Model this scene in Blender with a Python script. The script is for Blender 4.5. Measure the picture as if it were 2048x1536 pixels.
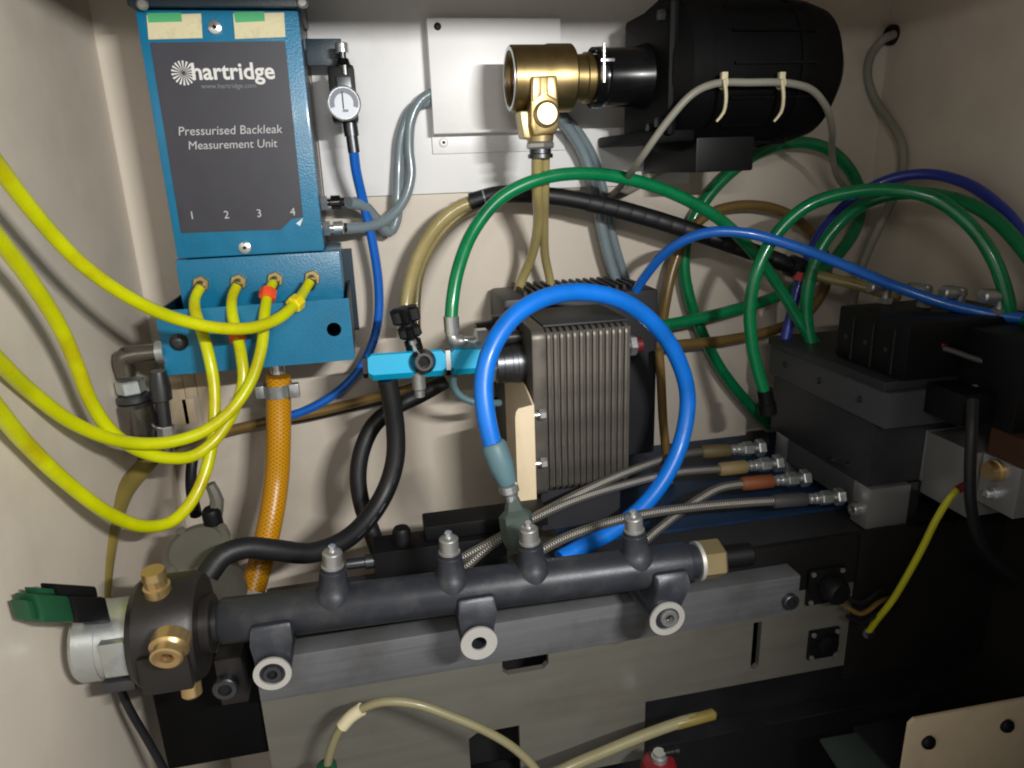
import bpy, bmesh, math, random
import numpy as np
random.seed(7)
for o in list(bpy.data.objects): bpy.data.objects.remove(o)
SC = bpy.context.scene

# ------------------------------------------------------------------ camera
OFFZ = 1.10                                   # camera height above the cabinet floor datum
FPX = 1420.0                                  # focal length in photograph pixels (2048 wide)
AX = np.array([7476, 703, 1420.]); AX /= np.linalg.norm(AX)
AZ = np.array([-166, 4632, -1420.]); AZ -= AZ.dot(AX) * AX; AZ /= np.linalg.norm(AZ)
AY = -np.cross(AZ, AX)
cam_d = bpy.data.cameras.new('camera'); cam = bpy.data.objects.new('camera', cam_d)
SC.collection.objects.link(cam); SC.camera = cam
cam_d.sensor_width = 36; cam_d.lens = FPX / 2048 * 36; cam_d.clip_start = 0.01; cam_d.clip_end = 60
from mathutils import Matrix, Vector
rt = Vector((AX[0], AY[0], AZ[0])); up = Vector((AX[1], AY[1], AZ[1])); fw = Vector((AX[2], AY[2], AZ[2]))
M4 = Matrix((( rt.x, up.x, -fw.x, 0), (rt.y, up.y, -fw.y, 0), (rt.z, up.z, -fw.z, OFFZ), (0, 0, 0, 1)))
cam.matrix_world = M4

# ------------------------------------------------------------------ light
W = bpy.data.worlds.new('World'); SC.world = W; W.use_nodes = True
W.node_tree.nodes['Background'].inputs[0].default_value = (1.0, 0.96, 0.93, 1)
W.node_tree.nodes['Background'].inputs[1].default_value = 0.42
def area(name, loc, target, sx, sy, power, col):
    L = bpy.data.lights.new(name, 'AREA'); L.shape = 'RECTANGLE'; L.size = sx; L.size_y = sy
    L.energy = power; L.color = col
    o = bpy.data.objects.new(name, L); SC.collection.objects.link(o)
    o.location = (loc[0], loc[1], loc[2] + OFFZ)
    d = Vector(target) - Vector(loc); o.rotation_euler = d.to_track_quat('-Z', 'Y').to_euler()
    return o
area('workshop_tube_lamp', (0.35, -0.25, 0.20), (0.0, 0.85, -0.14), 0.17, 0.008, 12, (1.0, 0.985, 0.95))
area('fill_lamp', (-0.02, -0.25, 0.20), (0.0, 0.9, -0.12), 0.22, 0.006, 1.6, (1.0, 0.97, 0.93))  # added soft fill that lifts the hard black shadows, no fixture seen
SC.view_settings.view_transform = 'Standard'; SC.view_settings.look = 'None'
SC.view_settings.gamma = 1; SC.view_settings.exposure = 0; SC.view_settings.use_curve_mapping = False
SC.render.resolution_x = 1024; SC.render.resolution_y = 768
SC.render.engine = 'CYCLES'; SC.cycles.filter_width = 2.0

# ------------------------------------------------------------------ pixel helpers (photo pixel -> point on a plane)
def ray(px, py):
    d = np.array([px - 1024., 768. - py, FPX]); return np.array([d @ AX, d @ AY, d @ AZ])
def Q(px, py, y): w = ray(px, py); return w * (y / w[1])
def QX(px, py, x): w = ray(px, py); return w * (x / w[0])
def QZ(px, py, z): w = ray(px, py); return w * (z / w[2])
def mp(n, px, py, y): return n * y / ray(px, py)[1]
V = lambda *a: np.array(a, float)
def nrm(v): v = np.asarray(v, float); return v / np.linalg.norm(v)

# ------------------------------------------------------------------ materials
def lin(c): return tuple(((v / 255) / 12.92 if v / 255 <= .04045 else ((v / 255 + .055) / 1.055) ** 2.4) for v in c)
MATS = {}
def mat(name, rgb, rough=.5, metal=0., var=.12, vs=18, bump=0., bs=300, coat=0., spec=.5, sss=0., trans=0., dirt=None, dirts=5, dirta=.5, stretch=None, rvar=.1):
    m = bpy.data.materials.new(name); m.use_nodes = True; nt = m.node_tree; N = nt.nodes; Lk = nt.links
    b = N['Principled BSDF']; col = lin(rgb)
    tc = N.new('ShaderNodeTexCoord'); src = tc.outputs['Object']
    if stretch:
        mpn = N.new('ShaderNodeMapping'); mpn.inputs['Scale'].default_value = stretch; Lk.new(src, mpn.inputs[0]); src = mpn.outputs[0]
    n = N.new('ShaderNodeTexNoise'); n.inputs['Scale'].default_value = vs; n.inputs['Detail'].default_value = 5; Lk.new(src, n.inputs['Vector'])
    r = N.new('ShaderNodeValToRGB'); r.color_ramp.elements[0].position = .3; r.color_ramp.elements[1].position = .7
    r.color_ramp.elements[0].color = tuple(c * (1 - var) for c in col) + (1,); r.color_ramp.elements[1].color = tuple(min(1, c * (1 + var)) for c in col) + (1,)
    Lk.new(n.outputs['Fac'], r.inputs[0]); cout = r.outputs[0]
    if dirt:
        n3 = N.new('ShaderNodeTexNoise'); n3.inputs['Scale'].default_value = dirts; n3.inputs['Detail'].default_value = 8; n3.inputs['Roughness'].default_value = .65
        Lk.new(tc.outputs['Object'], n3.inputs['Vector'])
        r3 = N.new('ShaderNodeValToRGB'); r3.color_ramp.elements[0].position = .5; r3.color_ramp.elements[1].position = .75
        r3.color_ramp.elements[0].color = (0, 0, 0, 1); r3.color_ramp.elements[1].color = (dirta, dirta, dirta, 1)
        Lk.new(n3.outputs['Fac'], r3.inputs[0])
        mx = N.new('ShaderNodeMix'); mx.data_type = 'RGBA'; Lk.new(r3.outputs[0], mx.inputs[0]); Lk.new(cout, mx.inputs[6]); mx.inputs[7].default_value = lin(dirt) + (1,)
        cout = mx.outputs[2]
    Lk.new(cout, b.inputs['Base Color'])
    mr = N.new('ShaderNodeMapRange'); mr.inputs[3].default_value = max(.02, rough - rvar); mr.inputs[4].default_value = min(1, rough + rvar)
    Lk.new(n.outputs['Fac'], mr.inputs[0]); Lk.new(mr.outputs[0], b.inputs['Roughness'])
    b.inputs['Metallic'].default_value = metal; b.inputs['Specular IOR Level'].default_value = spec
    b.inputs['Coat Weight'].default_value = coat; b.inputs['Coat Roughness'].default_value = .12
    if sss: b.inputs['Subsurface Weight'].default_value = sss; b.inputs['Subsurface Radius'].default_value = tuple(.012 * c + .002 for c in col)
    if trans: b.inputs['Transmission Weight'].default_value = trans; b.inputs['IOR'].default_value = 1.3
    if bump:
        n2 = N.new('ShaderNodeTexNoise'); n2.inputs['Scale'].default_value = bs; n2.inputs['Detail'].default_value = 3; Lk.new(src, n2.inputs['Vector'])
        bp = N.new('ShaderNodeBump'); bp.inputs['Strength'].default_value = bump; bp.inputs['Distance'].default_value = .001
        Lk.new(n2.outputs['Fac'], bp.inputs['Height']); Lk.new(bp.outputs[0], b.inputs['Normal'])
    MATS[name] = m; return m
def braid(name, c1, c2, su, sv, metal=0., rough=.4, bump=.6):
    """woven sleeve: two crossing diagonal strand families in tube UV (u metres along, v turns round)"""
    m = bpy.data.materials.new(name); m.use_nodes = True; nt = m.node_tree; N = nt.nodes; Lk = nt.links; b = N['Principled BSDF']
    uv = N.new('ShaderNodeUVMap'); sep = N.new('ShaderNodeSeparateXYZ'); Lk.new(uv.outputs[0], sep.inputs[0])
    def mth(op, a, c=None):
        q = N.new('ShaderNodeMath'); q.operation = op
        for i, s in enumerate((a, c)):
            if s is None: continue
            if isinstance(s, (int, float)): q.inputs[i].default_value = s
            else: Lk.new(s, q.inputs[i])
        return q.outputs[0]
    u = mth('MULTIPLY', sep.outputs[0], su); v = mth('MULTIPLY', sep.outputs[1], sv)
    a = mth('SINE', mth('MULTIPLY', mth('ADD', u, v), 6.2832)); c = mth('SINE', mth('MULTIPLY', mth('SUBTRACT', u, v), 6.2832))
    h = mth('MAXIMUM', a, c)
    mr = N.new('ShaderNodeMapRange'); mr.inputs[1].default_value = -.3; mr.inputs[2].default_value = 1; Lk.new(h, mr.inputs[0])
    mx = N.new('ShaderNodeMix'); mx.data_type = 'RGBA'; Lk.new(mr.outputs[0], mx.inputs[0]); mx.inputs[6].default_value = lin(c1) + (1,); mx.inputs[7].default_value = lin(c2) + (1,)
    Lk.new(mx.outputs[2], b.inputs['Base Color']); b.inputs['Metallic'].default_value = metal; b.inputs['Roughness'].default_value = rough
    bp = N.new('ShaderNodeBump'); bp.inputs['Strength'].default_value = bump; bp.inputs['Distance'].default_value = .0006; Lk.new(h, bp.inputs['Height']); Lk.new(bp.outputs[0], b.inputs['Normal'])
    MATS[name] = m; return m
mat('wall', (212, 202, 188), .42, var=.05, vs=6, bump=.12, bs=420, dirt=(120, 104, 84), dirts=4.5, dirta=.22, spec=.35)
mat('panel_white', (238, 238, 238), .38, var=.03, vs=8, bump=.12, bs=420, dirt=(170, 158, 140), dirts=6, dirta=.25)
mat('cream', (226, 208, 176), .45, var=.05, bump=.08, dirt=(150, 130, 100), dirts=14, dirta=.3)
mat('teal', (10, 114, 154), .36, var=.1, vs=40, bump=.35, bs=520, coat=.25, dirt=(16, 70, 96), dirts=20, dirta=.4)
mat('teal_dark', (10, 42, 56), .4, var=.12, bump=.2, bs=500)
mat('navy_deck', (14, 46, 78), .5, var=.2, dirt=(14, 16, 20), dirts=12, dirta=.7)
mat('label_black', (52, 52, 61), .42, var=.08, vs=30, dirt=(40, 40, 48), dirts=25, dirta=.5)
mat('print_white', (222, 222, 220), .6, var=.06)
mat('print_mid', (190, 190, 190), .6, var=.08)
mat('print_grey', (130, 132, 134), .6, var=.1)
mat('paper', (214, 206, 168), .7, var=.08, vs=60, dirt=(150, 140, 104), dirts=60, dirta=.5)
mat('tape_green', (70, 170, 110), .6, var=.1)
mat('yellow_tube', (200, 206, 0), .36, var=.14, vs=22, coat=.15, sss=.3, dirt=(176, 150, 6), dirts=13, dirta=.85, bump=.06, bs=160)
mat('orange_clip', (236, 84, 40), .45); mat('yellow_clip', (230, 208, 20), .45); mat('red', (112, 20, 28), .45); mat('pink', (200, 80, 80), .5)
braid('amber_braid', (172, 112, 8), (212, 152, 24), 190, 12, rough=.3, bump=.12)
mat('blue_thin', (22, 100, 196), .32, var=.08, coat=.3)
mat('purple_blue', (46, 62, 160), .36, var=.08, coat=.2)
mat('blue_hose', (10, 116, 222), .38, var=.08, vs=30, coat=.12, bump=.08, bs=200, dirt=(16, 84, 150), dirts=24, dirta=.5)
mat('green', (6, 122, 72), .3, var=.14, vs=30, coat=.35, dirt=(8, 76, 50), dirts=22, dirta=.6)
mat('green_dark_plastic', (22, 72, 46), .45, var=.2)
mat('grey_tube', (122, 136, 142), .28, var=.1, coat=.4)
mat('grey_cable', (140, 138, 126), .5, var=.08)
mat('beige_tube', (164, 150, 100), .25, var=.14, vs=22, coat=.5, sss=.15)
mat('khaki_hose', (120, 106, 52), .35, var=.2, coat=.2)
mat('brown_pipe', (120, 96, 52), .35, var=.2, coat=.3)
mat('sleeve_teal', (88, 118, 126), .5, var=.1)
mat('green_grey', (72, 84, 80), .45, var=.15)
mat('rubber', (20, 21, 25), .5, var=.2, bump=.15, bs=250)
mat('black_gloss', (12, 12, 15), .22, var=.2, coat=.3)
mat('black_paint', (6, 6, 7), .6, var=.25, bump=.2, bs=260, spec=.15)
mat('black_plastic', (12, 12, 14), .5, var=.25, spec=.3)
mat('rail_black', (46, 49, 56), .4, metal=.25, var=.08, vs=30, bump=.12, bs=500, dirt=(84, 84, 84), dirts=34, dirta=.55)
mat('block_black', (38, 35, 34), .42, metal=.2, var=.12, bump=.1)
mat('chrome', (222, 224, 226), .24, metal=.85, var=.06, rvar=.06)
mat('chrome_dark', (128, 124, 118), .26, metal=.95, var=.12)
mat('chrome_dull', (176, 176, 174), .38, metal=.8, var=.12)
mat('zinc', (200, 206, 206), .34, metal=.85, var=.1, dirt=(110, 116, 112), dirts=40, dirta=.5)
mat('steel_ring', (214, 212, 206), .45, metal=.6, var=.06)
mat('steel_dark', (92, 94, 98), .35, metal=.9, var=.15)
mat('hx_steel', (104, 99, 92), .46, metal=.55, var=.18, vs=30, dirt=(60, 56, 50), dirts=20, dirta=.5)
mat('alu', (168, 168, 168), .4, metal=.7, var=.06, stretch=(6, 6, 60))
mat('plate_steel', (130, 128, 119), .4, metal=.5, var=.07, vs=5, stretch=(1, 1, 14), bump=.06, bs=120, dirt=(96, 91, 80), dirts=5, dirta=.45)
mat('bar_steel', (122, 124, 128), .42, metal=.5, var=.12, vs=6, stretch=(1, 1, 40), bump=.08, bs=60, dirt=(82, 80, 76), dirts=14, dirta=.6)
mat('brass', (156, 136, 94), .36, metal=.97, var=.12, dirt=(92, 70, 34), dirts=22, dirta=.7)
mat('brass_pale', (192, 174, 130), .36, metal=.8, var=.08)
mat('brass_new', (206, 176, 124), .3, metal=.85, var=.08)
mat('copper_glass', (110, 60, 46), .2, metal=.5, var=.2)
mat('cyan_anodised', (0, 170, 216), .5, metal=.0, var=.05, coat=.0, spec=.3)
mat('dial_white', (210, 216, 226), .4, var=.04); mat('dial_grey', (120, 126, 140), .5, var=.1)
mat('sleeve_tan', (130, 112, 76), .6, var=.15); mat('sleeve_olive', (88, 78, 48), .6, var=.15); mat('sleeve_orange', (126, 70, 40), .6, var=.15); mat('sleeve_grey', (64, 64, 64), .6)
braid('steel_braid', (40, 38, 35), (168, 164, 156), 330, 5, metal=.7, rough=.4)
mat('cast_grey', (112, 110, 100), .5, metal=.3, var=.15)
mat('olive_cable', (132, 126, 94), .4, var=.1, coat=.2)
mat('ground_wire', (178, 178, 30), .45, var=.1)
mat('ivory', (210, 200, 166), .5, var=.08)
mat('block_grey', (68, 70, 73), .5, var=.1, vs=10); mat('block_dark', (42, 43, 47), .5, var=.12, vs=10)
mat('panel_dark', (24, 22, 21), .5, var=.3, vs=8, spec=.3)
mat('manifold_grey', (56, 58, 62), .42, metal=.35, var=.1, vs=12, stretch=(1, 6, 30), dirt=(34, 34, 36), dirts=16, dirta=.5)
mat('void_shade', (10, 10, 11), .8)  # near-black colour standing in for shade inside sockets, holes and cutouts
mat('brown_dark', (66, 40, 20), .6, var=.2)

# ------------------------------------------------------------------ mesh builder
ROOTS = []; WL = {}
def link(o): SC.collection.objects.link(o)
def tag(o, label=None, cat=None, group=None, kind=None):
    if label: o['label'] = label
    if cat: o['category'] = cat
    if group: o['group'] = group
    if kind: o['kind'] = kind
    return o
def thing(name, label, cat, group=None):
    o = bpy.data.objects.new(name, None); link(o); o.empty_display_size = .02
    tag(o, label, cat, group); WL[o.name] = V(0, 0, 0); ROOTS.append(o); return o
def frame(d):
    d = nrm(d); a = V(0, 0, 1) if abs(d[2]) < .9 else V(1, 0, 0)
    u = nrm(np.cross(a, d)); v = np.cross(d, u); return d, u, v
class MB:
    def __init__(s): s.v = []; s.f = []; s.uv = {}
    def add(s, vs, fs):
        b = len(s.v); s.v += [tuple(map(float, x)) for x in vs]; s.f += [tuple(i + b for i in f) for f in fs]; return s
    def box(s, x0, x1, y0, y1, z0, z1):
        x0, x1 = sorted((x0, x1)); y0, y1 = sorted((y0, y1)); z0, z1 = sorted((z0, z1))
        return s.add([(x0, y0, z0), (x1, y0, z0), (x1, y1, z0), (x0, y1, z0), (x0, y0, z1), (x1, y0, z1), (x1, y1, z1), (x0, y1, z1)],
                     [(0, 3, 2, 1), (4, 5, 6, 7), (0, 1, 5, 4), (1, 2, 6, 5), (2, 3, 7, 6), (3, 0, 4, 7)])
    def obox(s, c, ax, ay, az):
        """box by centre and three half-axis vectors"""
        c, ax, ay, az = map(np.asarray, (c, ax, ay, az))
        vs = [c + i * ax + j * ay + k * az for k in (-1, 1) for (i, j) in ((-1, -1), (1, -1), (1, 1), (-1, 1))]
        return s.add(vs, [(0, 3, 2, 1), (4, 5, 6, 7), (0, 1, 5, 4), (1, 2, 6, 5), (2, 3, 7, 6), (3, 0, 4, 7)])
    def prism(s, pts, ext):
        """closed polygon of 3D points extruded by vector ext"""
        n = len(pts); pts = [np.asarray(p, float) for p in pts]; ext = np.asarray(ext, float)
        return s.add(pts + [p + ext for p in pts], [tuple(range(n - 1, -1, -1)), tuple(range(n, 2 * n))] + [(i, (i + 1) % n, n + (i + 1) % n, n + i) for i in range(n)])
    def lathe(s, A, d, prof, seg=24, phase=0., caps=True):
        d, u, v = frame(d); A = np.asarray(A, float); vs = []; fs = []
        for t, r in prof:
            for k in range(seg):
                a = phase + 2 * math.pi * k / seg; vs.append(A + d * t + (u * math.cos(a) + v * math.sin(a)) * r)
        for i in range(len(prof) - 1):
            for k in range(seg):
                k2 = (k + 1) % seg; fs.append((i * seg + k, i * seg + k2, (i + 1) * seg + k2, (i + 1) * seg + k))
        if caps: fs.append(tuple(range(seg - 1, -1, -1))); fs.append(tuple((len(prof) - 1) * seg + k for k in range(seg)))
        return s.add(vs, fs)
    def hexn(s, A, d, t0, t1, r, phase=0.):
        c = min(.12 * r, .3 * (t1 - t0))
        return s.lathe(A, d, [(t0, r * .9), (t0 + c, r), (t1 - c, r), (t1, r * .9)], 6, phase)
    def ring(s, A, d, t0, t1, ri, ro, seg=28):
        d, u, v = frame(d); A = np.asarray(A, float); vs = []; fs = []
        for t, r in ((t0, ri), (t0, ro), (t1, ro), (t1, ri)):
            for k in range(seg):
                a = 2 * math.pi * k / seg; vs.append(A + d * t + (u * math.cos(a) + v * math.sin(a)) * r)
        for i in range(4):
            j = (i + 1) % 4
            for k in range(seg):
                k2 = (k + 1) % seg; fs.append((i * seg + k, i * seg + k2, j * seg + k2, j * seg + k))
        return s.add(vs, fs)
    def tube(s, pts, r, seg=12, step=.006, caps=True):
        """smooth hose through control points; r scalar or one per control point"""
        P = [np.asarray(p, float) for p in pts]; n = len(P)
        R = [r] * n if np.isscalar(r) else list(r)
        E = [2 * P[0] - P[1]] + P + [2 * P[-1] - P[-2]]; out = []; rad = []
        for i in range(n - 1):
            p0, p1, p2, p3 = E[i:i + 4]; L = np.linalg.norm(p2 - p1); k = max(2, int(L / step))
            t0 = 0; t1 = t0 + max(1e-5, np.linalg.norm(p1 - p0)) ** .5; t2 = t1 + max(1e-5, np.linalg.norm(p2 - p1)) ** .5; t3 = t2 + max(1e-5, np.linalg.norm(p3 - p2)) ** .5
            for j in range(k):
                q = j / k; t = t1 + (t2 - t1) * q
                a1 = (t1 - t) / (t1 - t0) * p0 + (t - t0) / (t1 - t0) * p1; a2 = (t2 - t) / (t2 - t1) * p1 + (t - t1) / (t2 - t1) * p2; a3 = (t3 - t) / (t3 - t2) * p2 + (t - t2) / (t3 - t2) * p3
                b1 = (t2 - t) / (t2 - t0) * a1 + (t - t0) / (t2 - t0) * a2; b2 = (t3 - t) / (t3 - t1) * a2 + (t - t1) / (t3 - t1) * a3
                out.append((t2 - t) / (t2 - t1) * b1 + (t - t1) / (t2 - t1) * b2); rad.append(R[i] + (R[i + 1] - R[i]) * q)
        out.append(P[-1]); rad.append(R[-1]); s.path = out
        T = [nrm(out[min(i + 1, len(out) - 1)] - out[max(i - 1, 0)]) for i in range(len(out))]
        _, u, _ = frame(T[0]); b = len(s.v); vs = []; fs = []; acc = [0.]
        for i, p in enumerate(out):
            u = nrm(u - T[i] * (u @ T[i])); v = np.cross(T[i], u)
            if i: acc.append(acc[-1] + np.linalg.norm(p - out[i - 1]))
            for k in range(seg):
                a = 2 * math.pi * k / seg; vs.append(p + (u * math.cos(a) + v * math.sin(a)) * rad[i])
        f0 = len(s.f)
        for i in range(len(out) - 1):
            for k in range(seg):
                k2 = (k + 1) % seg; fs.append((i * seg + k, i * seg + k2, (i + 1) * seg + k2, (i + 1) * seg + k))
                s.uv[f0 + len(fs) - 1] = [(acc[i], k / seg), (acc[i], (k + 1) / seg), (acc[i + 1], (k + 1) / seg), (acc[i + 1], k / seg)]
        if caps: fs.append(tuple(range(seg - 1, -1, -1))); fs.append(tuple((len(out) - 1) * seg + k for k in range(seg)))
        return s.add(vs, fs)
    def mesh(s, name, bevel=0., smooth=True, ang=35, bseg=2):
        me = bpy.data.meshes.new(name); me.from_pydata(s.v, [], s.f)
        if s.uv:
            ul = me.uv_layers.new(name='UVMap')
            for p in me.polygons:
                w = s.uv.get(p.index)
                for j, li in enumerate(p.loop_indices): ul.data[li].uv = w[j] if w else (0, 0)
        bm = bmesh.new(); bm.from_mesh(me); bmesh.ops.recalc_face_normals(bm, faces=bm.faces)
        if bevel:
            ed = [e for e in bm.edges if len(e.link_faces) == 2 and e.calc_face_angle() > math.radians(28)]
            bmesh.ops.bevel(bm, geom=ed, offset=bevel, segments=bseg, affect='EDGES', profile=.6, clamp_overlap=True)
        bm.to_mesh(me); bm.free()
        if smooth:
            for p in me.polygons: p.use_smooth = True
            me.set_sharp_from_angle(angle=math.radians(ang))
        return me
    def build(s, name, m, parent=None, label=None, cat=None, group=None, kind=None, bevel=0., smooth=True, ang=35, cut=None, bseg=2):
        me = s.mesh(name, bevel, smooth, ang, bseg)
        if cut: me = boolean(me, cut)
        return place(me, name, m, parent, label, cat, group, kind)
def place(me, name, m, parent=None, label=None, cat=None, group=None, kind=None):
    co = np.array([v.co[:] for v in me.vertices]); c = (co.min(0) + co.max(0)) / 2
    if parent is None: c = V(c[0], c[1], co[:, 2].min())
    me.transform(Matrix.Translation(-Vector(c))); me.materials.clear(); me.materials.append(MATS[m] if isinstance(m, str) else m)
    o = bpy.data.objects.new(name, me); link(o); WL[o.name] = c
    if parent is None: o.location = (c[0], c[1], c[2] + OFFZ)
    else: o.parent = parent; o.location = c - WL[parent.name]
    return tag(o, label, cat, group, kind)
def boolean(me, cutter):
    cm = cutter.mesh('cut', smooth=False); a = bpy.data.objects.new('a', me); b = bpy.data.objects.new('b', cm); link(a); link(b)
    md = a.modifiers.new('b', 'BOOLEAN'); md.object = b; md.operation = 'DIFFERENCE'; md.solver = 'EXACT'
    dg = bpy.context.evaluated_depsgraph_get(); dg.update(); r = bpy.data.meshes.new_from_object(a.evaluated_get(dg))
    bpy.data.objects.remove(a); bpy.data.objects.remove(b); bpy.data.meshes.remove(cm)
    for p in r.polygons: p.use_smooth = True
    r.set_sharp_from_angle(angle=math.radians(30)); return r
def pts(lst): return [q if isinstance(q, np.ndarray) else Q(*q) for q in lst]
def hose(name, label, lst, rpx, m, cat='hose', group=None, seg=12, parent=None, step=.006):
    """rpx: radius in photo pixels at the middle control point"""
    a, b, y = lst[len(lst) // 2]; mb = MB().tube(pts(lst), mp(rpx, a, b, y), seg, step)
    o = mb.build(name, m, parent, label, cat, group); o_path[o.name] = mb.path; return o
o_path = {}
def text(s, x0, x1, zb, y, m, parent, name='lettering', shear=0., bold=0., tilt=0., label=None, size=None):
    cu = bpy.data.curves.new('t', 'FONT'); cu.body = s; cu.size = 1; cu.shear = shear; cu.offset = bold; cu.extrude = .004; cu.resolution_u = 4
    t = bpy.data.objects.new('t', cu); link(t); dg = bpy.context.evaluated_depsgraph_get(); dg.update()
    me = bpy.data.meshes.new_from_object(t.evaluated_get(dg)); bpy.data.objects.remove(t); bpy.data.curves.remove(cu)
    co = np.array([v.co[:] for v in me.vertices]); k = (x1 - x0) / (co[:, 0].max() - co[:, 0].min()); c0 = co[:, 0].min()
    if size: k = size
    for v in me.vertices:
        a, b, c = v.co; xx = (a - c0) * k; v.co = (x0 + xx, y - c * k, zb + b * k + tilt * xx)
    me.name = name; return place(me, name, m, parent, label)
def cap_screw(A, d, r, h, parent, name='screw', m='steel_dark', sock='void_shade'):
    d = nrm(d); o = MB().lathe(A, d, [(0, r), (h * .85, r), (h, r * .9), (h, r * .55), (h * .45, r * .5)], 20).build(name, m, parent)
    MB().lathe(np.asarray(A) + d * h * .46, d, [(0, r * .49), (h * .03, r * .49)], 6).build('socket', sock, o); return o

# ------------------------------------------------------------------ the cabinet (setting)
XL, XR = -.288, .775; YW = 1.0; ZF, ZT = -1.0, .62
def struct(name, mb, m, **k): return mb.build(name, m, None, kind='structure', smooth=False, **k)
struct('wall_back', MB().box(XL - .02, XR + .02, YW, YW + .02, ZF, ZT), 'wall')
struct('wall_left', MB().box(XL - .02, XL, .046, YW - .0005, ZF, ZT), 'wall')
gl = QX(1785, 70, XR)
struct('wall_right', MB().box(XR, XR + .02, .046, YW - .0005, ZF, ZT), 'wall')
struct('ceiling', MB().box(XL - .02, XR + .02, .046, YW + .02, ZT + .0005, ZT + .02), 'wall')
struct('floor', MB().box(XL - .02, XR + .02, .046, YW + .02, ZF - .02, ZF - .0005), 'block_dark')
struct('shade_frame', MB().box(.376, XR + .02, .02, .045, ZF, ZT + .02).box(XL - .02, .3755, .02, .045, .1925, ZT + .02), 'panel_dark')  # unseen header and jamb, placed and sized to block the lamps
a = Q(1760, 64, .994); b = Q(760, 392, .994)
MB().box(-.045, .47, .994, .9995, b[2], .30).build('mounting_panel', 'panel_white', None, 'white painted backing panel on the upper back wall behind the motor', 'panel', bevel=.0012)

# ------------------------------------------------------------------ backleak measurement unit
U = thing('measurement_unit', 'blue backleak measurement unit with dark printed front label', 'instrument')
x0, x1 = -.2085, -.0460; YF = .87
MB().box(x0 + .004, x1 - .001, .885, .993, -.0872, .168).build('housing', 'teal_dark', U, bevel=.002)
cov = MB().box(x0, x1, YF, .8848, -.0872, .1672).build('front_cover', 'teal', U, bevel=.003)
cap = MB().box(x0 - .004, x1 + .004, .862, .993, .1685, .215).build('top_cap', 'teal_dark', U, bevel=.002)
for px, py in ((285, 8), (605, 5)):
    p = Q(px, py, .862); MB().lathe(p + V(0, .001, 0), V(0, -1, 0), [(0, .006), (.003, .006), (.0045, .004)], 14).build('screw', 'chrome_dull', cap)
def poly(lst, y, th, name, m, parent, label=None):
    P = [Q(a, b, y) for a, b in lst]; return MB().prism([V(p[0], y, p[2]) for p in P], (0, th, 0)).build(name, m, parent, label, smooth=False)
lab = poly([(300, 85), (570, 82), (606, 434), (583, 438), (562, 459), (470, 462), (362, 466)], YF - .0012, .0009, 'label_panel', 'label_black', U, 'dark label printed with white lettering')
poly([(592, 447), (606, 436), (600, 452)], YF - .0013, .0006, 'folded_corner', 'print_white', lab)
YT = YF - .0016
def tx(s, a, b, w, **k):
    p = Q(a, b, YT); q = Q(w, b, YT); text(s, p[0], q[0], p[2], YT, k.pop('m', 'print_white'), lab, tilt=k.pop('tilt', 0), **k)
tx('hartridge', 386, 159, 551, bold=.022)
tx('www.hartridge.com', 403, 177, 513, m='print_grey')
tx('Pressurised Backleak', 358, 271, 566, shear=.14, m='print_mid')
tx('Measurement Unit', 378, 299, 556, shear=.14, m='print_mid')
for i, (a, b) in enumerate(((384, 438), (449, 437), (515, 434), (581, 431))): tx(str(i + 1), a, b, a + 9, size=mp(15, a, b, YT) / .70, m='print_mid')
c = Q(367, 146, YT); r0 = mp(23, 367, 146, YT); lg = MB()
for k in range(18):
    a = 2 * math.pi * k / 18 + .1; w = .085; lg.prism([V(c[0] + r0 * .12 * math.cos(a), YT, c[2] + r0 * .12 * math.sin(a)), V(c[0] + r0 * math.cos(a - w), YT, c[2] + r0 * math.sin(a - w)), V(c[0] + r0 * math.cos(a + w), YT, c[2] + r0 * math.sin(a + w))], (0, .0003, 0))
lg.build('sunburst_emblem', 'print_white', lab, smooth=False)
MB().ring(V(c[0], YT, c[2]), (0, -1, 0), -.0003, 0, r0 * 1.06, r0 * 1.16, 32).build('emblem_ring', 'label_black', lab)
for lst, g in (([(293, 30), (402, 27), (405, 76), (297, 79)], [(294, 26), (362, 25), (364, 43), (297, 45)]), ([(466, 27), (568, 25), (571, 74), (470, 78)], [(467, 24), (528, 23), (530, 42), (471, 45)])):
    st = poly(lst, YF - .0009, .0006, 'sticker', 'paper', U, 'cream paper sticker with green tape'); poly(g, YF - .0014, .0004, 'tape', 'tape_green', st)
for px, py in ((430, 55), (490, 495)):
    p = Q(px, py, YF); s = MB().lathe(p + V(0, .002, 0), V(0, -1, 0), [(0, .0075), (.0025, .0075), (.0045, .0066), (.0055, .004)], 18).build('screw', 'chrome', U)
    MB().lathe(p + V(0, -.0035, 0), V(0, -1, 0), [(0, .0022), (.0002, .0022)], 6).build('socket', 'void_shade', s)
lo = MB().box(-.2135, -.0295, .88, .993, -.158, -.0892).build('port_block', 'teal', U, bevel=.0025)
NOZ = [(403, 567), (478, 563), (551, 558), (625, 555)]
for px, py in NOZ:
    p = Q(px, py, .88); n = MB().hexn(p, (0, -1, 0), -.001, .006, .0098, .3).build('nozzle_nut', 'brass_pale', U, ang=25)
    MB().lathe(p, (V(-.12, -1, -.35)), [(.004, .0062), (.012, .0062), (.0125, .0052), (.02, .0052), (.021, .006), (.025, .0048)], 18).build('barb', 'brass', n)
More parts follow.
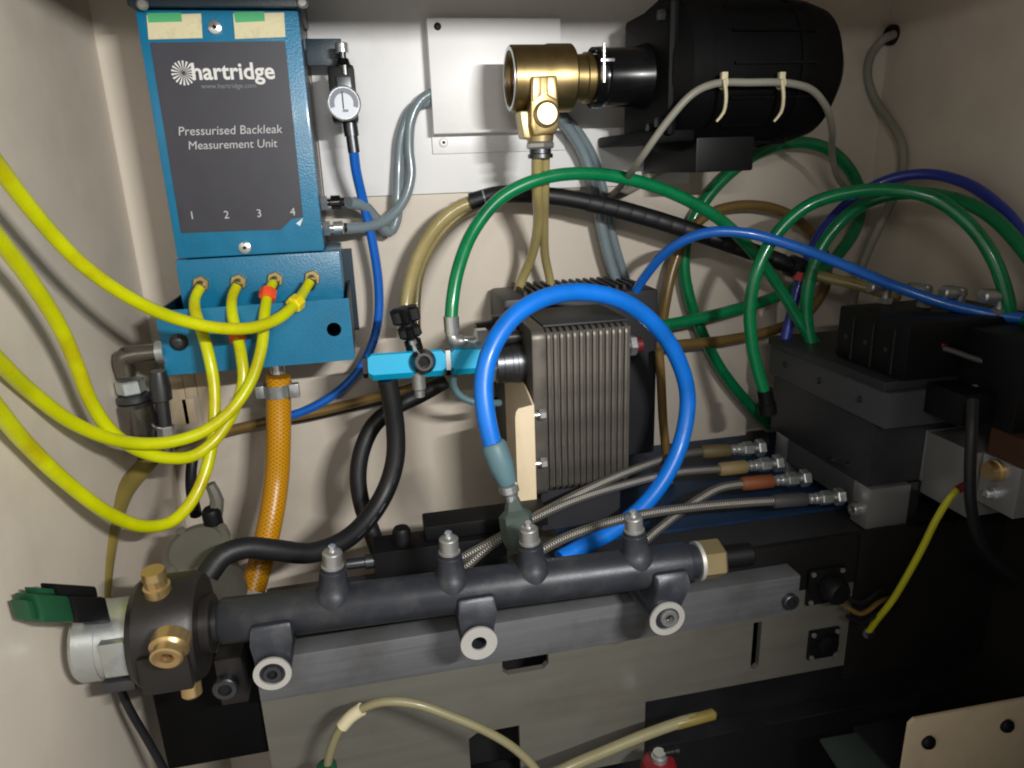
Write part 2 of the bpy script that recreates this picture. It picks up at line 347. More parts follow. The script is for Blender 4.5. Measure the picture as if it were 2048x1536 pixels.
for py, blk in ((405, True), (457, False)):
    p = Q(664 if blk else 646, py, .925); p = V(x1 - .002, p[1], p[2])
    f = MB().hexn(p, (1, 0, 0), 0, .009, .0095).build('port_fitting', 'chrome', U, ang=25)
    MB().lathe(p, (1, 0, 0), [(.009, .0045), (.013, .0045), (.0131, .0085), (.024, .0085), (.026, .006)], 18).build('collar', 'black_gloss' if blk else 'chrome', f)
    MB().lathe(p + V(.0262, 0, 0), (1, 0, 0), [(0, .0055), (.003, .0055)], 16).build('release_ring', 'black_plastic', f)

# ------------------------------------------------------------------ regulator on the unit's side
Rg = thing('pressure_regulator', 'small black air regulator with round white gauge beside the blue unit', 'regulator')
p = Q(657, 105, .94); MB().box(x1 + .0005, p[0] + .016, .936, .944, Q(660, 132, .94)[2], Q(660, 78, .94)[2]).build('mounting_tab', 'teal_dark', Rg, bevel=.001)
a, b = Q(654, 132, .9), Q(718, 244, .9); MB().box(a[0], b[0], .895, .936, b[2], a[2]).build('body', 'black_plastic', Rg, bevel=.004)
a2 = Q(690, 150, .895); MB().box(a2[0] - .010, a2[0] + .006, .890, .8948, a2[2] - .032, a2[2] - .002).build('slider', 'steel_dark', Rg, bevel=.001)
p = Q(688, 140, .905); MB().lathe(p, (0, 0, 1), [(-.006, .011), (.004, .011), (.006, .008), (.012, .006)], 18).build('bonnet', 'black_gloss', Rg)
MB().lathe(p, (0, 0, 1), [(.012, .004), (.018, .004)], 14).build('stem', 'steel_dark', Rg)
MB().lathe(p, (0, 0, 1), [(.0182, .0075), (.027, .0075), (.0285, .006)], 16).build('knob', 'chrome', Rg)
g = Q(688, 206, .868); gg = MB().lathe(g, (0, -1, 0), [(-.027, .01), (-.012, .013), (-.0115, .0185), (0, .0185), (.0008, .0172), (-.001, .0168)], 32).build('gauge', 'zinc', Rg)
MB().lathe(g, (0, -1, 0), [(-.0009, .0165), (-.0003, .0165)], 32).build('dial', 'dial_white', gg)
arc = MB()
for k in range(14):
    t0, t1 = [math.radians(-20 + 220 * q / 14) for q in (k, k + 1)]
    arc.prism([V(g[0] + r * math.cos(t), g[1] + .0001, g[2] + r * math.sin(t)) for r, t in ((.0105, t0), (.0158, t0), (.0158, t1), (.0105, t1))], (0, -.0002, 0))
arc.build('scale', 'dial_grey', gg, smooth=False)
MB().obox(g + V(.001, -.0003, -.008), (.003, 0, 0), (0, .0001, 0), (0, 0, .0013)).build('dial_mark', 'dial_grey', gg)
MB().obox(g + V(-.001, -.0006, .003), (.0006, 0, 0), (0, .0002, 0), (0, 0, .009)).build('needle', 'black_plastic', gg)
p = Q(699, 240, .91); q = Q(708, 305, .91); MB().lathe(p, q - p, [(0, .0085), (.018, .0085), (.0182, .007), (np.linalg.norm(q - p), .007)], 18).build('hose_fitting', 'steel_dark', Rg)

# ------------------------------------------------------------------ blue tray under the unit
T = thing('drip_tray', 'blue folded sheet metal tray under the measurement unit', 'tray')
xa, xb, za, zb = -.232, -.0230, -.139, -.2125
hp = Q(668, 659, .835); MB().box(xa, xb, .835, .8375, zb, za).build('front_panel', 'teal', T, cut=MB().lathe(V(hp[0], .82, hp[2]), (0, 1, 0), [(0, .0083), (.04, .0083)], 28))
MB().box(xa, xb, .8378, .993, zb, zb + .0025).build('base', 'teal', T)
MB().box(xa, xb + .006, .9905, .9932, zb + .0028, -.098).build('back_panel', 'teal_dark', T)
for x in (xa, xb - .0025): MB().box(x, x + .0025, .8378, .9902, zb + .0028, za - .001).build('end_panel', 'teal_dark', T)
p = Q(358, 684, .835); MB().lathe(p, (0, -1, 0), [(-.002, .0098), (.002, .0098), (.0055, .007), (.0068, .003)], 20).build('bolt', 'steel_dark', T)

# ------------------------------------------------------------------ yellow return tubes
def ytube(lst, label, clip=None):
    P = pts(lst); o = MB().tube(P, [.0056] * 2 + [.0063] * (len(P) - 2), 14).build('return_tube', 'yellow_tube', None, label, 'tube', 'yellow return tubes from the blue unit')
    if clip:
        i, m = clip; A, B = P[i], P[i + 1]; d = nrm(B - A)
        MB().lathe(A, d, [(-.006, .0082), (-.005, .0095), (.006, .0095), (.007, .0082)], 7).build('marker_clip', m, o, ang=20)
    return o
ytube([(401, 575, .858), (391, 594, .85), (390, 620, .832), (401, 655, .815), (416, 705, .80), (428, 770, .79), (428, 850, .775), (415, 930, .755), (385, 1000, .735), (345, 1042, .715), (290, 1053, .69), (220, 1028, .66), (130, 962, .62), (50, 885, .58), (0, 825, .545), (-70, 735, .50)], 'yellow tube from port one hanging lowest, down past the coupling')
ytube([(474, 572, .858), (465, 592, .85), (464, 625, .832), (474, 670, .818), (483, 715, .80), (486, 765, .79), (468, 820, .78), (430, 880, .765), (385, 912, .75), (335, 916, .735), (275, 900, .72), (220, 860, .70), (180, 800, .685), (155, 735, .67), (120, 655, .645), (60, 560, .61), (0, 482, .57), (-70, 400, .53)], 'yellow tube from port two with red clip below the crossing tube', (3, 'orange_clip'))
ytube([(546, 566, .858), (536, 588, .845), (529, 630, .825), (524, 690, .805), (503, 760, .785), (458, 825, .765), (400, 866, .745), (325, 886, .725), (240, 882, .70), (150, 848, .665), (60, 782, .62), (0, 725, .58), (-70, 650, .53)], 'yellow tube from port three with orange clip near its nozzle', (1, 'orange_clip'))
ytube([(620, 563, .858), (610, 580, .85), (592, 606, .825), (555, 638, .795), (500, 656, .77), (430, 655, .75), (340, 633, .725), (250, 590, .695), (160, 525, .66), (80, 440, .62), (0, 338, .575), (-70, 240, .53)], 'yellow tube from port four with yellow clip, crossing in front of the others', (2, 'yellow_clip'))

# ------------------------------------------------------------------ amber braided hose with clamp
ah = hose('drain_hose', 'amber braided drain hose hanging from the blue tray', [(556, 752, .90), (557, 800, .90), (557, 880, .89), (553, 960, .88), (543, 1030, .86), (525, 1110, .84), (505, 1180, .82)], 24, 'amber_braid', seg=24)
p = Q(556, 778, .90); r = mp(24, 557, 880, .89)
cl = MB().ring(p, (0, .05, -1), -.008, .008, r + .0002, r + .0025).build('hose_clamp', 'zinc', ah)
MB().obox(p + V(.021, -.012, 0), (.006, 0, 0), (0, .005, 0), (0, 0, .009)).build('clamp_screw', 'chrome', cl, bevel=.001)
MB().obox(p + V(-.021, -.008, 0), (.005, 0, 0), (0, .002, 0), (0, 0, .008)).build('clamp_tab', 'zinc', cl, bevel=.0008)
MB().lathe(Q(556, 748, .90), (0, 0, -1), [(-.014, .009), (-.001, .009)], 18).build('spigot', 'chrome', ah)

# ------------------------------------------------------------------ couplings left of the tray
K = thing('hose_coupling', 'chrome elbow and union coupling beside the end of the blue tray', 'coupling')
YK = .835
p = Q(318, 704, YK); q = Q(246, 712, YK); r = mp(17, 250, 710, YK)
MB().tube([p, q + V(.01, 0, 0), q + V(.001, 0, -.003), Q(254, 752, YK)], [r, r * 1.15, r * 1.2, r * 1.05], 18, .003).build('elbow', 'chrome_dark', K)
MB().ring(Q(318, 704, YK), (1, 0, 0), -.002, .006, r * .6, r * 1.3).build('flange_nut', 'zinc', K)
A = Q(256, 750, YK); B = Q(300, 925, YK); d = B - A; L = np.linalg.norm(d); k = mp(1, 270, 830, YK)
MB().hexn(A, d, L * .05, L * .20, 27 * k, .2).build('hex_nut', 'zinc', K, ang=25)
MB().lathe(A, d, [(L * .21, 24 * k), (L * .23, 31 * k), (L * .28, 31 * k), (L * .30, 26 * k)], 24).build('lock_ring', 'steel_dark', K)
MB().lathe(A, d, [(L * .30, 30 * k), (L * .34, 36 * k), (L * .58, 38 * k), (L * .62, 34 * k), (L * .7, 30 * k), (L * .72, 34 * k), (L * .78, 34 * k), (L * .80, 22 * k), (L * 1.0, 19 * k)], 28).build('union_body', 'chrome_dark', K)
K2 = thing('check_valve', 'slim dark check valve with chrome nut next to the union coupling', 'valve')
A = Q(316, 742, .83); B = Q(338, 905, .83); d = B - A; L = np.linalg.norm(d)
MB().lathe(A, d, [(0, 15 * k), (L * .2, 20 * k), (L * .34, 20 * k), (L * .36, 13 * k), (L * .68, 13 * k)], 20).build('valve_body', 'steel_dark', K2)
MB().hexn(A, d, L * .66, L * .84, 17 * k, .1).build('hex_nut', 'chrome_dull', K2, ang=25)
MB().lathe(A, d, [(L * .84, 11 * k), (L * 1.02, 11 * k)], 18).build('tail', 'chrome_dull', K2)
hose('suction_hose', 'thick khaki hose running down from the union coupling', [(300, 920, .835), (278, 945, .82), (247, 985, .79), (222, 1050, .755), (206, 1130, .72), (196, 1230, .69), (188, 1350, .66), (183, 1450, .635), (180, 1560, .61)], 20, 'khaki_hose', seg=18)
S = MB(); [S.box(Q(a, b, .999)[0], Q(c_, b, .999)[0], .9985, .9997, Q(a, d_, .999)[2], Q(a, b, .999)[2]) for a, b, c_, d_ in ((336, 752, 358, 835),)]
fo = thing('foil_patch', 'cream foil patches stuck on the wall below the blue tray', 'patch')
for i, (a, b, c_, d_) in enumerate(((330, 742, 362, 852), (363, 742, 388, 796), (363, 798, 388, 850), (389, 742, 418, 848))):
    MB().box(Q(a, b, .999)[0], Q(c_, b, .999)[0], .9975, .9996, Q(a, d_, .999)[2], Q(a, b, .999)[2]).build('patch_sheet', 'cream', fo, bevel=.0006)
hose('fuel_pipe', 'brown fuel pipe rising behind the amber hose to the black hose', [(330, 905, .95), (400, 880, .955), (470, 858, .96), (560, 838, .96), (650, 820, .96), (740, 797, .95), (830, 772, .93), (870, 758, .92)], 10, 'brown_pipe', 'pipe')
hose('fuel_pipe', 'thin black pipe running under the brown fuel pipe', [(430, 868, .975), (500, 848, .975), (600, 838, .975), (720, 812, .975), (830, 790, .965)], 7, 'rubber', 'pipe')
hose('fuel_pipe', 'olive stub pipe beside the check valve and foil patches', [(338, 912, .835), (358, 897, .86), (395, 884, .90), (425, 872, .93)], 13, 'khaki_hose', 'pipe')
hose('air_hose', 'thin blue air hose hanging from the small regulator', [(707, 300, .91), (712, 340, .92), (728, 410, .94), (746, 490, .95), (757, 570, .955), (756, 640, .955), (740, 700, .955), (705, 755, .955), (655, 798, .955), (600, 825, .955), (540, 840, .955)], 9, 'blue_thin')
# grey tubes between unit and junction cover
hose('grey_tube', 'grey tube from the lower chrome fitting curving up behind the white cover', [(690, 457, .925), (735, 453, .94), (775, 438, .955), (808, 400, .965), (822, 350, .97), (818, 295, .972), (822, 240, .972), (842, 200, .974), (880, 178, .977)], 10, 'grey_tube', 'tube', 'grey tubes beside the white cover')
hose('grey_tube', 'grey tube from the black push fitting making a tight bend upward', [(698, 405, .925), (728, 412, .94), (752, 438, .955), (778, 464, .965), (792, 440, .97), (795, 390, .975), (797, 330, .98), (803, 270, .98), (828, 215, .98), (880, 195, .982)], 11, 'grey_tube', 'tube', 'grey tubes beside the white cover')

# ------------------------------------------------------------------ white junction cover
J = thing('junction_cover', 'white folded metal cover with flange on the back wall', 'cover box')
a = Q(853, 35, .965); b = Q(1124, 261, .965)
hh = Q(875, 53, .965)
MB().box(a[0], b[0], .965, .990, b[2], a[2]).build('cover', 'panel_white', J, bevel=.0015)
MB().lathe(hh, (0, -1, 0), [(-.001, .0045), (.0012, .0045), (.002, .003)], 18).build('plug', 'black_plastic', J)
c = Q(866, 262, .99); d2 = Q(1130, 300, .99)
MB().box(c[0] - .002, d2[0], .9902, .9938, d2[2], b[2] + .004).build('flange', 'panel_white', J, bevel=.0008)
p = Q(887, 285, .99); s = MB().lathe(p, (0, -1, 0), [(-.001, .0062), (.001, .0062), (.0028, .004)], 20).build('screw', 'panel_white', J)
MB().lathe(p, (0, -1, 0), [(.0027, .0022), (.0031, .0022)], 6).build('socket', 'void_shade', s)

# ------------------------------------------------------------------ brass valve, coupling and motor
BY = .86; bz = .0955; BV = thing('brass_valve', 'brass pump head with round sight port and faceted neck', 'valve')
xl = Q(1020, 157, BY)[0]; xr = Q(1142, 157, BY)[0]; kk = mp(1, 1080, 157, BY); Rb = 62 * kk; Lb = xr - xl
MB().lathe(V(xl, BY, bz), (1, 0, 0), [(.022, Rb * .72), (.004, Rb * .80), (0, Rb * .86), (-.0005, Rb * .97), (.001, Rb), (Lb * .55, Rb), (Lb * .6, Rb * 1.03), (Lb * .97, Rb * 1.03), (Lb, Rb * .97)], 40, caps=True).build('body', 'brass', BV)
sp = MB().ring(V(xl, BY, bz), (1, 0, 0), -.0012, .003, Rb * .84, Rb * .955, 40).build('port_ring', 'zinc', BV)
MB().lathe(V(xl, BY, bz), (1, 0, 0), [(.006, Rb * .79), (.008, Rb * .79)], 32).build('port_glass', 'copper_glass', BV)
MB().lathe(V(xr, BY, bz), (1, 0, 0), [(-.001, Rb * .72), (.014, Rb * .72), (.015, Rb * .78), (.022, Rb * .78), (.023, Rb * .70), (.036, Rb * .70)], 36).build('threaded_neck', 'brass', BV)
nx = Q(1087, 190, BY - .04)
yf = BY - Rb - .004
def P2(a, b, y=yf): w = Q(a, b, y); return V(w[0], y, w[2])
MB().prism([P2(1062, 152), P2(1115, 150), P2(1119, 250), P2(1112, 268), P2(1068, 272), P2(1062, 250)], (0, .03, 0)).build('neck', 'brass', BV, bevel=.003)
for lst in ([(1066, 154), (1083, 154), (1083, 190), (1066, 203)], [(1095, 154), (1112, 153), (1114, 200), (1095, 190)]):
    MB().prism([P2(a, b, yf - .0025) for a, b in lst], (0, .004, 0)).build('raised_facet', 'brass_pale', BV, bevel=.0012)
cc = P2(1092, 228, yf); MB().lathe(cc, (0, -1, 0), [(-.002, mp(26, 1092, 228, yf)), (.003, mp(26, 1092, 228, yf)), (.006, mp(20, 1092, 228, yf))], 28).build('round_boss', 'brass_pale', BV)
MB().prism([P2(1040, 222, yf + .012), P2(1062, 222, yf + .012), P2(1066, 278, yf + .012), P2(1048, 276, yf + .012)], (0, .03, 0)).build('side_lug', 'brass_pale', BV, bevel=.002)
p = Q(1080, 276, BY - .02); MB().lathe(p, (0, 0, -1), [(-.012, .017), (.004, .015)], 24).build('lower_collar', 'brass_pale', BV)
MB().hexn(p, (0, 0, -1), .0042, .012, .0165).build('outlet_nut', 'chrome_dull', BV, ang=25)
MB().lathe(p, (0, 0, -1), [(.0121, .0125), (.017, .0125), (.018, .0145), (.022, .0145), (.0225, .011)], 24).build('outlet_barb', 'steel_dark', BV)
MO = thing('electric_motor', 'black electric motor with round body and terminal box on the white panel', 'motor')
mx0 = Q(1290, 150, BY)[0]; mx1 = Q(1640, 150, BY)[0]; Rm = .083; cz = .097
MB().lathe(V(mx0, BY, cz), (1, 0, 0), [(0, .05), (.004, .072), (.018, Rm), (.022, Rm * 1.04), (.045, Rm * 1.04), (.047, Rm), (.15, Rm), (.185, Rm * .97), (.21, Rm * .88), (mx1 - mx0, Rm * .55)], 48).build('body', 'black_paint', MO)
for q_ in range(14):
    t = math.radians(-70 + q_ * 24); c_ = V(mx0 + .12, BY - Rm * math.cos(t), cz + Rm * math.sin(t)); nn = V(0, -math.cos(t), math.sin(t))
    MB().obox(c_, (.05, 0, 0), nn * .0035, np.cross(V(1, 0, 0), nn) * .0016).build('cooling_fin', 'black_paint', MO)
MB().lathe(V(xr + .024, BY, bz), (1, 0, 0), [(.004, Rb * .74), (.006, Rb * .80), (.014, Rb * .84), (.016, Rb * .90), (.05, Rb * .92), (mx0 - xr - .024, Rb * 1.05), (mx0 - xr - .018, Rb * 1.05)], 36).build('coupling_sleeve', 'black_gloss', MO)
fc = Q(1330, 170, .80); MB().obox(V(mx0 + .005, BY, cz), (.006, 0, 0), (0, .070, 0), (0, 0, .070)).build('front_flange', 'black_paint', MO, bevel=.012)
MB().box(Q(1385, 300, .83)[0], Q(1500, 300, .83)[0], .82, .985, Q(1440, 343, .83)[2], cz - Rm + .02).build('terminal_box', 'black_plastic', MO, bevel=.003)
MB().box(Q(1290, 270, .82)[0], Q(1375, 270, .82)[0], .80, .992, Q(1320, 285, .82)[2], cz - Rm + .02).build('mounting_foot', 'black_paint', MO, bevel=.004)
MB().box(mx0 + .03, mx1 - .06, .93, .993, cz - .055, cz + .055).build('wall_mount', 'black_paint', MO, bevel=.003)
for u_, v_ in ((-.055, -.055), (-.055, .055), (-.03, -.06)): MB().hexn(V(mx0 - .001, BY + u_, cz + v_), (-1, 0, 0), 0, .007, .006).build('flange_bolt', 'steel_dark', MO, ang=25)
MB().ring(V(mx0 + .152, BY, cz), (1, 0, 0), 0, .006, Rm * .9, Rm * 1.025, 40).build('end_bell_ring', 'black_paint', MO)
Cl = thing('pipe_clamp', 'chrome T-bolt clamp standing up on the black pump coupling', 'clamp')
p = Q(1208, 128, BY - Rb * .95)
MB().lathe(V(p[0], BY, bz), (1, 0, 0), [(-.004, Rb * .925), (.006, Rb * .935)], 36, caps=False).build('band', 'black_gloss', Cl)
MB().lathe(p, (0, 0, 1), [(-.019, .0022), (.021, .0022)], 12).build('bolt', 'chrome', Cl)
MB().lathe(p, (0, 0, 1), [(-.016, .0035), (-.002, .0035)], 12).build('sleeve', 'chrome', Cl)
MB().obox(p + V(.004, 0, .004), (.008, 0, 0), (0, .0025, 0), (0, 0, .0018)).build('cross_bar', 'chrome', Cl, bevel=.0006)

# motor cable with ties, small cable, gland
mc = hose('motor_cable', 'grey cable tied across the front of the black motor', [(1222, 392, .955), (1250, 362, .87), (1283, 315, .795), (1337, 240, .772), (1386, 187, .764), (1432, 167, .765), (1498, 165, .765), (1573, 166, .766), (1622, 179, .772), (1651, 212, .785), (1664, 258, .82), (1664, 306, .88), (1676, 356, .92), (1700, 385, .94)], 7.5, 'grey_cable', 'cable')
for px, yy in ((1447, .765), (1562, .768)):
    p = Q(px, 166, yy); t = MB().ring(p, (1, .0, .02), -.0022, .0022, .0054, .0068, 18).build('cable_tie', 'ivory', mc)
    MB().obox(Q(px + 1, 152, yy - .002), (.0034, 0, 0), (0, .003, 0), (0, 0, .004)).build('tie_head', 'ivory', t, bevel=.0008)
    tl = MB(); qs = [Q(px + 2, 160, yy - .007), Q(px + 5, 195, yy - .006), Q(px, 225, yy), Q(px - 14, 243, yy + .004)]
    tl.tube(qs, [.0022, .002, .0018, .0013], 6, .004).build('tie_tail', 'ivory', t)
hose('motor_cable', 'grey cable looping from the wall to the underside of the motor', [(1222, 393, .956), (1262, 378, .968), (1300, 352, .97), (1335, 335, .96), (1380, 325, .95)], 9, 'grey_cable', 'cable')
gk = QX(1786, 70, XR); MB().lathe(gk + V(.001, 0, 0), (-1, 0, 0), [(0, .014), (.006, .014), (.010, .011), (.012, .008)], 24).build('cable_gland', 'black_plastic', None, 'black grommet where a grey cable enters the side wall', 'grommet')
P = [QX(1786, 70, XR - .008), QX(1765, 80, XR - .03), QX(1742, 110, XR - .035), QX(1735, 150, XR - .03), QX(1748, 195, XR - .02), QX(1780, 242, XR - .012), QX(1804, 290, XR - .01), QX(1806, 335, XR - .012), QX(1792, 385, XR - .03), QX(1765, 440, XR - .045), QX(1725, 530, XR - .06), QX(1700, 640, XR - .07), QX(1700, 720, XR - .07)]
MB().tube(P, .0062, 12).build('wall_cable', 'grey_cable', None, 'grey cable snaking down from the grommet on the side wall', 'cable')

# ------------------------------------------------------------------ tubes on the back wall
hose('beige_tube', 'translucent tan tube dropping straight from the brass valve', [(1074, 312, .84), (1074, 380, .86), (1076, 450, .90), (1064, 510, .93), (1042, 565, .95), (1030, 605, .955)], 10, 'beige_tube', 'tube', 'tan tubes under the brass valve')
hose('beige_tube', 'tan tube beside the brass valve drop bending toward the cooler', [(1090, 308, .845), (1089, 380, .865), (1088, 450, .905), (1090, 510, .935), (1100, 560, .95), (1108, 605, .955)], 9, 'beige_tube', 'tube', 'tan tubes under the brass valve')
hose('slate_tube', 'outer slate grey tube sweeping down from behind the brass valve', [(1110, 225, .955), (1140, 262, .96), (1168, 310, .965), (1186, 370, .965), (1200, 440, .965), (1216, 510, .965), (1240, 585, .965)], 11, 'grey_tube', 'tube', 'slate tubes behind the brass valve')
hose('slate_tube', 'inner slate grey tube running along its twin behind the brass valve', [(1118, 222, .975), (1158, 266, .98), (1184, 310, .985), (1204, 370, .985), (1218, 440, .985), (1236, 510, .985), (1262, 590, .985), (1280, 650, .985)], 9, 'grey_tube', 'tube', 'slate tubes behind the brass valve')
hose('beige_tube', 'thick tan tube leaving the black sleeve toward the hand valve', [(960, 401, .935), (925, 411, .935), (885, 440, .935), (848, 490, .935), (824, 550, .935), (812, 610, .93), (812, 660, .92)], 14, 'beige_tube', 'tube', 'tan tubes from the black sleeve')
hose('beige_tube', 'thin tan tube beside the thick one above the hand valve', [(960, 410, .95), (915, 436, .95), (870, 485, .95), (842, 545, .95), (834, 600, .945), (834, 660, .935)], 8, 'beige_tube', 'tube', 'tan tubes from the black sleeve')
SL = thing('spiral_sleeve', 'black spiral wrap sleeve bundling tubes across the wall', 'sleeve')
sp_ = [(940, 404, .93), (1000, 389, .925), (1100, 392, .92), (1200, 410, .915), (1300, 436, .91), (1400, 468, .905), (1500, 502, .90), (1600, 538, .895)]
mb = MB().tube(pts(sp_), mp(17, 1200, 410, .91), 18, .005); path = mb.path; mb.build('core', 'rubber', SL)
PA = np.array(path); cum = np.r_[0, np.cumsum(np.linalg.norm(np.diff(PA, axis=0), axis=1))]
def at(s_): return np.array([np.interp(s_, cum, PA[:, i]) for i in range(3)])
s0 = np.interp(1, [0, 1], [0, 1]) * .155; rr = mp(17, 1200, 410, .91); nturn = 0
w = .0195
while s0 + w < cum[-1] - .01:
    A, B = at(s0 + .0012), at(s0 + w); MB().lathe(A, (B - A), [(-.001, rr + .0002), (.0002, rr + .0009), (np.linalg.norm(B - A) - .0004, rr + .0009), (np.linalg.norm(B - A), rr + .0003)], 18).build('wrap_turn', 'rubber', SL); s0 += w
e = at(cum[-1]); MB().lathe(e, at(cum[-1]) - at(cum[-1] - .01), [(-.018, rr + .004), (.004, rr + .004), (.008, rr)], 18).build('end_boot', 'rubber', SL)
MB().lathe(at(.018), at(.03) - at(.01), [(0, rr + .0004), (.002, rr + .0004)], 18).build('joint_line', 'grey_tube', SL)
hose('beige_tube', 'tan tube continuing out of the black boot to the valve bank', [(1590, 538, .895), (1640, 552, .875), (1700, 566, .85), (1760, 583, .82), (1800, 596, .80)], 11, 'beige_tube', 'tube')
hose('beige_tube', 'tan tube making a wide loop behind the green hoses', [(1322, 665, .96), (1332, 600, .96), (1348, 530, .965), (1372, 475, .968), (1410, 433, .97), (1465, 413, .972), (1530, 413, .972), (1585, 433, .972), (1625, 470, .972), (1652, 520, .97), (1650, 575, .968), (1610, 630, .965), (1545, 660, .96), (1450, 680, .95), (1345, 690, .94), (1290, 692, .93)], 10, 'brown_pipe', 'tube')
G = 'green pneumatic hoses'
hose('green_hose', 'long bright green hose arching from the chrome elbow across the wall', [(902, 640, .80), (905, 600, .805), (916, 540, .815), (945, 465, .83), (1000, 397, .84), (1080, 358, .845), (1170, 347, .85), (1270, 361, .855), (1370, 398, .86), (1450, 447, .86), (1520, 520, .86), (1568, 590, .86), (1610, 660, .855), (1640, 700, .85)], 12.5, 'green', group=G, seg=16)
hose('green_hose', 'dark green hose coiled in a ring under the motor', [(1540, 850, .965), (1490, 800, .97), (1440, 735, .972), (1404, 665, .972), (1380, 600, .974), (1368, 530, .976), (1378, 460, .978), (1412, 398, .978), (1465, 342, .976), (1530, 300, .974), (1595, 285, .972), (1655, 298, .97), (1703, 345, .968), (1722, 400, .966), (1712, 455, .962), (1680, 505, .958), (1635, 548, .952), (1560, 590, .945), (1460, 622, .94), (1360, 645, .935), (1270, 658, .93)], 12, 'green', group=G, seg=16)
hose('green_hose', 'green hose hoop ending in a fitting at the dark manifold block', [(1530, 790, .80), (1515, 740, .80), (1503, 680, .80), (1500, 620, .80), (1513, 545, .80), (1550, 472, .80), (1615, 412, .79), (1700, 385, .775), (1790, 380, .755), (1870, 398, .73), (1940, 450, .70), (1988, 520, .675), (2015, 600, .66), (2020, 640, .658)], 13, 'green', group=G, seg=16)
hose('green_hose', 'green hose running inside the hoop and off over the valve bank', [(1622, 690, .85), (1614, 640, .855), (1616, 575, .855), (1640, 500, .855), (1680, 445, .85), (1740, 402, .84), (1810, 386, .815), (1890, 394, .78), (1970, 424, .73), (2048, 500, .68), (2095, 580, .645), V(.705, .635, -.187)], 13, 'green', group=G, seg=16)
ph = hose('violet_hose', 'violet blue hose rising from the manifold behind the green hoops', [(1568, 690, .88), (1582, 630, .885), (1602, 555, .89), (1640, 468, .895), (1700, 402, .89), (1775, 360, .87), (1850, 348, .84), (1930, 366, .79), (2005, 418, .73), (2060, 485, .68), (2110, 560, .635), V(.728, .612, -.187)], 10.5, 'purple_blue')
p = Q(1598, 553, .885); MB().lathe(p, Q(1605, 535, .885) - Q(1592, 572, .885), [(-.006, .0078), (.006, .0078)], 10).build('marker_band', 'pink', ph)
hose('blue_hose', 'medium blue hose crossing from the cooler over the dark valve bank', [(1256, 610, .90), (1290, 553, .88), (1340, 498, .85), (1410, 466, .82), (1490, 466, .80), (1590, 493, .78), (1690, 531, .76), (1790, 572, .735), (1890, 607, .70), (1980, 628, .67), (2045, 637, .645), V(.722, .59, -.188)], 10.5, 'blue_thin')

# ------------------------------------------------------------------ plate heat exchanger and rear body
HX = thing('heat_exchanger', 'brazed plate heat exchanger with vertical metal plates', 'heat exchanger')
HY = .75; a = Q(1062, 662, HY); b = Q(1266, 652, HY); hz1 = a[2]; hz0 = -.395; hx0, hx1 = a[0], b[0]
def plate_shape(x, w_, y0, y1, za_, zb_, r):
    P_ = []
    for cy, cz_, a0 in ((y0 + r, zb_ - r, 180), (y1 - r, zb_ - r, 90), (y1 - r, za_ + r, 0), (y0 + r, za_ + r, -90)):
        for q in range(5): t = math.radians(a0 - q * 22.5); P_.append(V(x, cy + r * math.cos(t), cz_ + r * math.sin(t)))
    return MB().prism(P_, (w_, 0, 0))
hz0 = -.378
plate_shape(hx0, .0165, HY - .002, .868, hz0, hz1 + .001, .012).build('end_plate', 'hx_steel', HX, bevel=.002, bseg=2)
np_ = 13; w = (hx1 - hx0 - .0195) / np_; src = None
for i in range(np_):
    xx = hx0 + .0185 + i * w
    if src is None: src = plate_shape(xx, w * .74, HY + .002, .866, hz0 + .002, hz1 - .001, .011).build('plate', 'hx_steel', HX, bevel=.0024, bseg=2)
    else:
        o = src.copy(); link(o); o.parent = HX; o.location.x = src.location.x + i * w
MB().box(hx0 + .0166, hx1 - .001, HY + .006, .862, hz0 + .008, hz1 - .005).build('core', 'hx_steel', HX)
MB().box(hx0 + .0172, hx1 - .001, HY + .014, .864, hz1 - .0006, hz1 + .002).build('top_shade_sheet', 'block_dark', HX, bevel=.0008)  # added dark sheet, darkens plate tops that the lamp would light up
kx = mp(1, 1030, 720, .80)
pc = Q(1062, 722, .80); pc = V(hx0 + .001, .80, pc[2]); r = 42 * kx
MB().lathe(pc, (-1, 0, 0), [(-.001, r), (.010, r), (.0105, r * .97), (.016, r * .97), (.0165, r * .94), (.026, r * .94), (.0265, r * .90), (.034, r * .90), (.035, r * .8)], 32).build('port', 'steel_dark', HX)
MB().hexn(pc, (-1, 0, 0), .0352, .046, r * .86).build('port_nut', 'zinc', HX, ang=25)
pp = Q(1000, 668, .82); pp = V(hx0 + .001, .835, pp[2]); MB().lathe(pp, (-1, 0, 0), [(-.001, r * .8), (.03, r * .8), (.031, r * .6), (.05, r * .5)], 28).build('port', 'block_black', HX)
po = Q(1268, 690, .80); po = V(hx1 - .001, .80, po[2]); MB().lathe(po, (1, 0, 0), [(0, .022), (.006, .022), (.007, .012), (.014, .012)], 24).build('outlet', 'steel_dark', HX)
MB().hexn(po, (1, 0, 0), .0142, .024, .013).build('outlet_nut', 'chrome_dull', HX, ang=25)
MB().lathe(po, (1, 0, 0), [(.0242, .009), (.031, .009)], 20).build('red_ring', 'red', HX)
MB().box(hx0 + .012, hx1 - .006, HY + .02, .86, -.4345, hz0 - .0005).build('foot', 'block_dark', HX)
RB = thing('oil_cooler', 'dark finned cooler body behind the plate heat exchanger', 'cooler')
c0 = Q(1003, 596, .90); c1 = Q(1268, 580, .90)
MB().box(c0[0], c1[0] + .03, .885, .988, -.40, c0[2]).build('housing', 'block_dark', RB, bevel=.006)
for i in range(16):
    xx = c0[0] + .03 + i * .0105; MB().box(xx, xx + .004, .90, .982, c0[2] - .001, c0[2] + .006).build('top_fin', 'block_dark', RB)
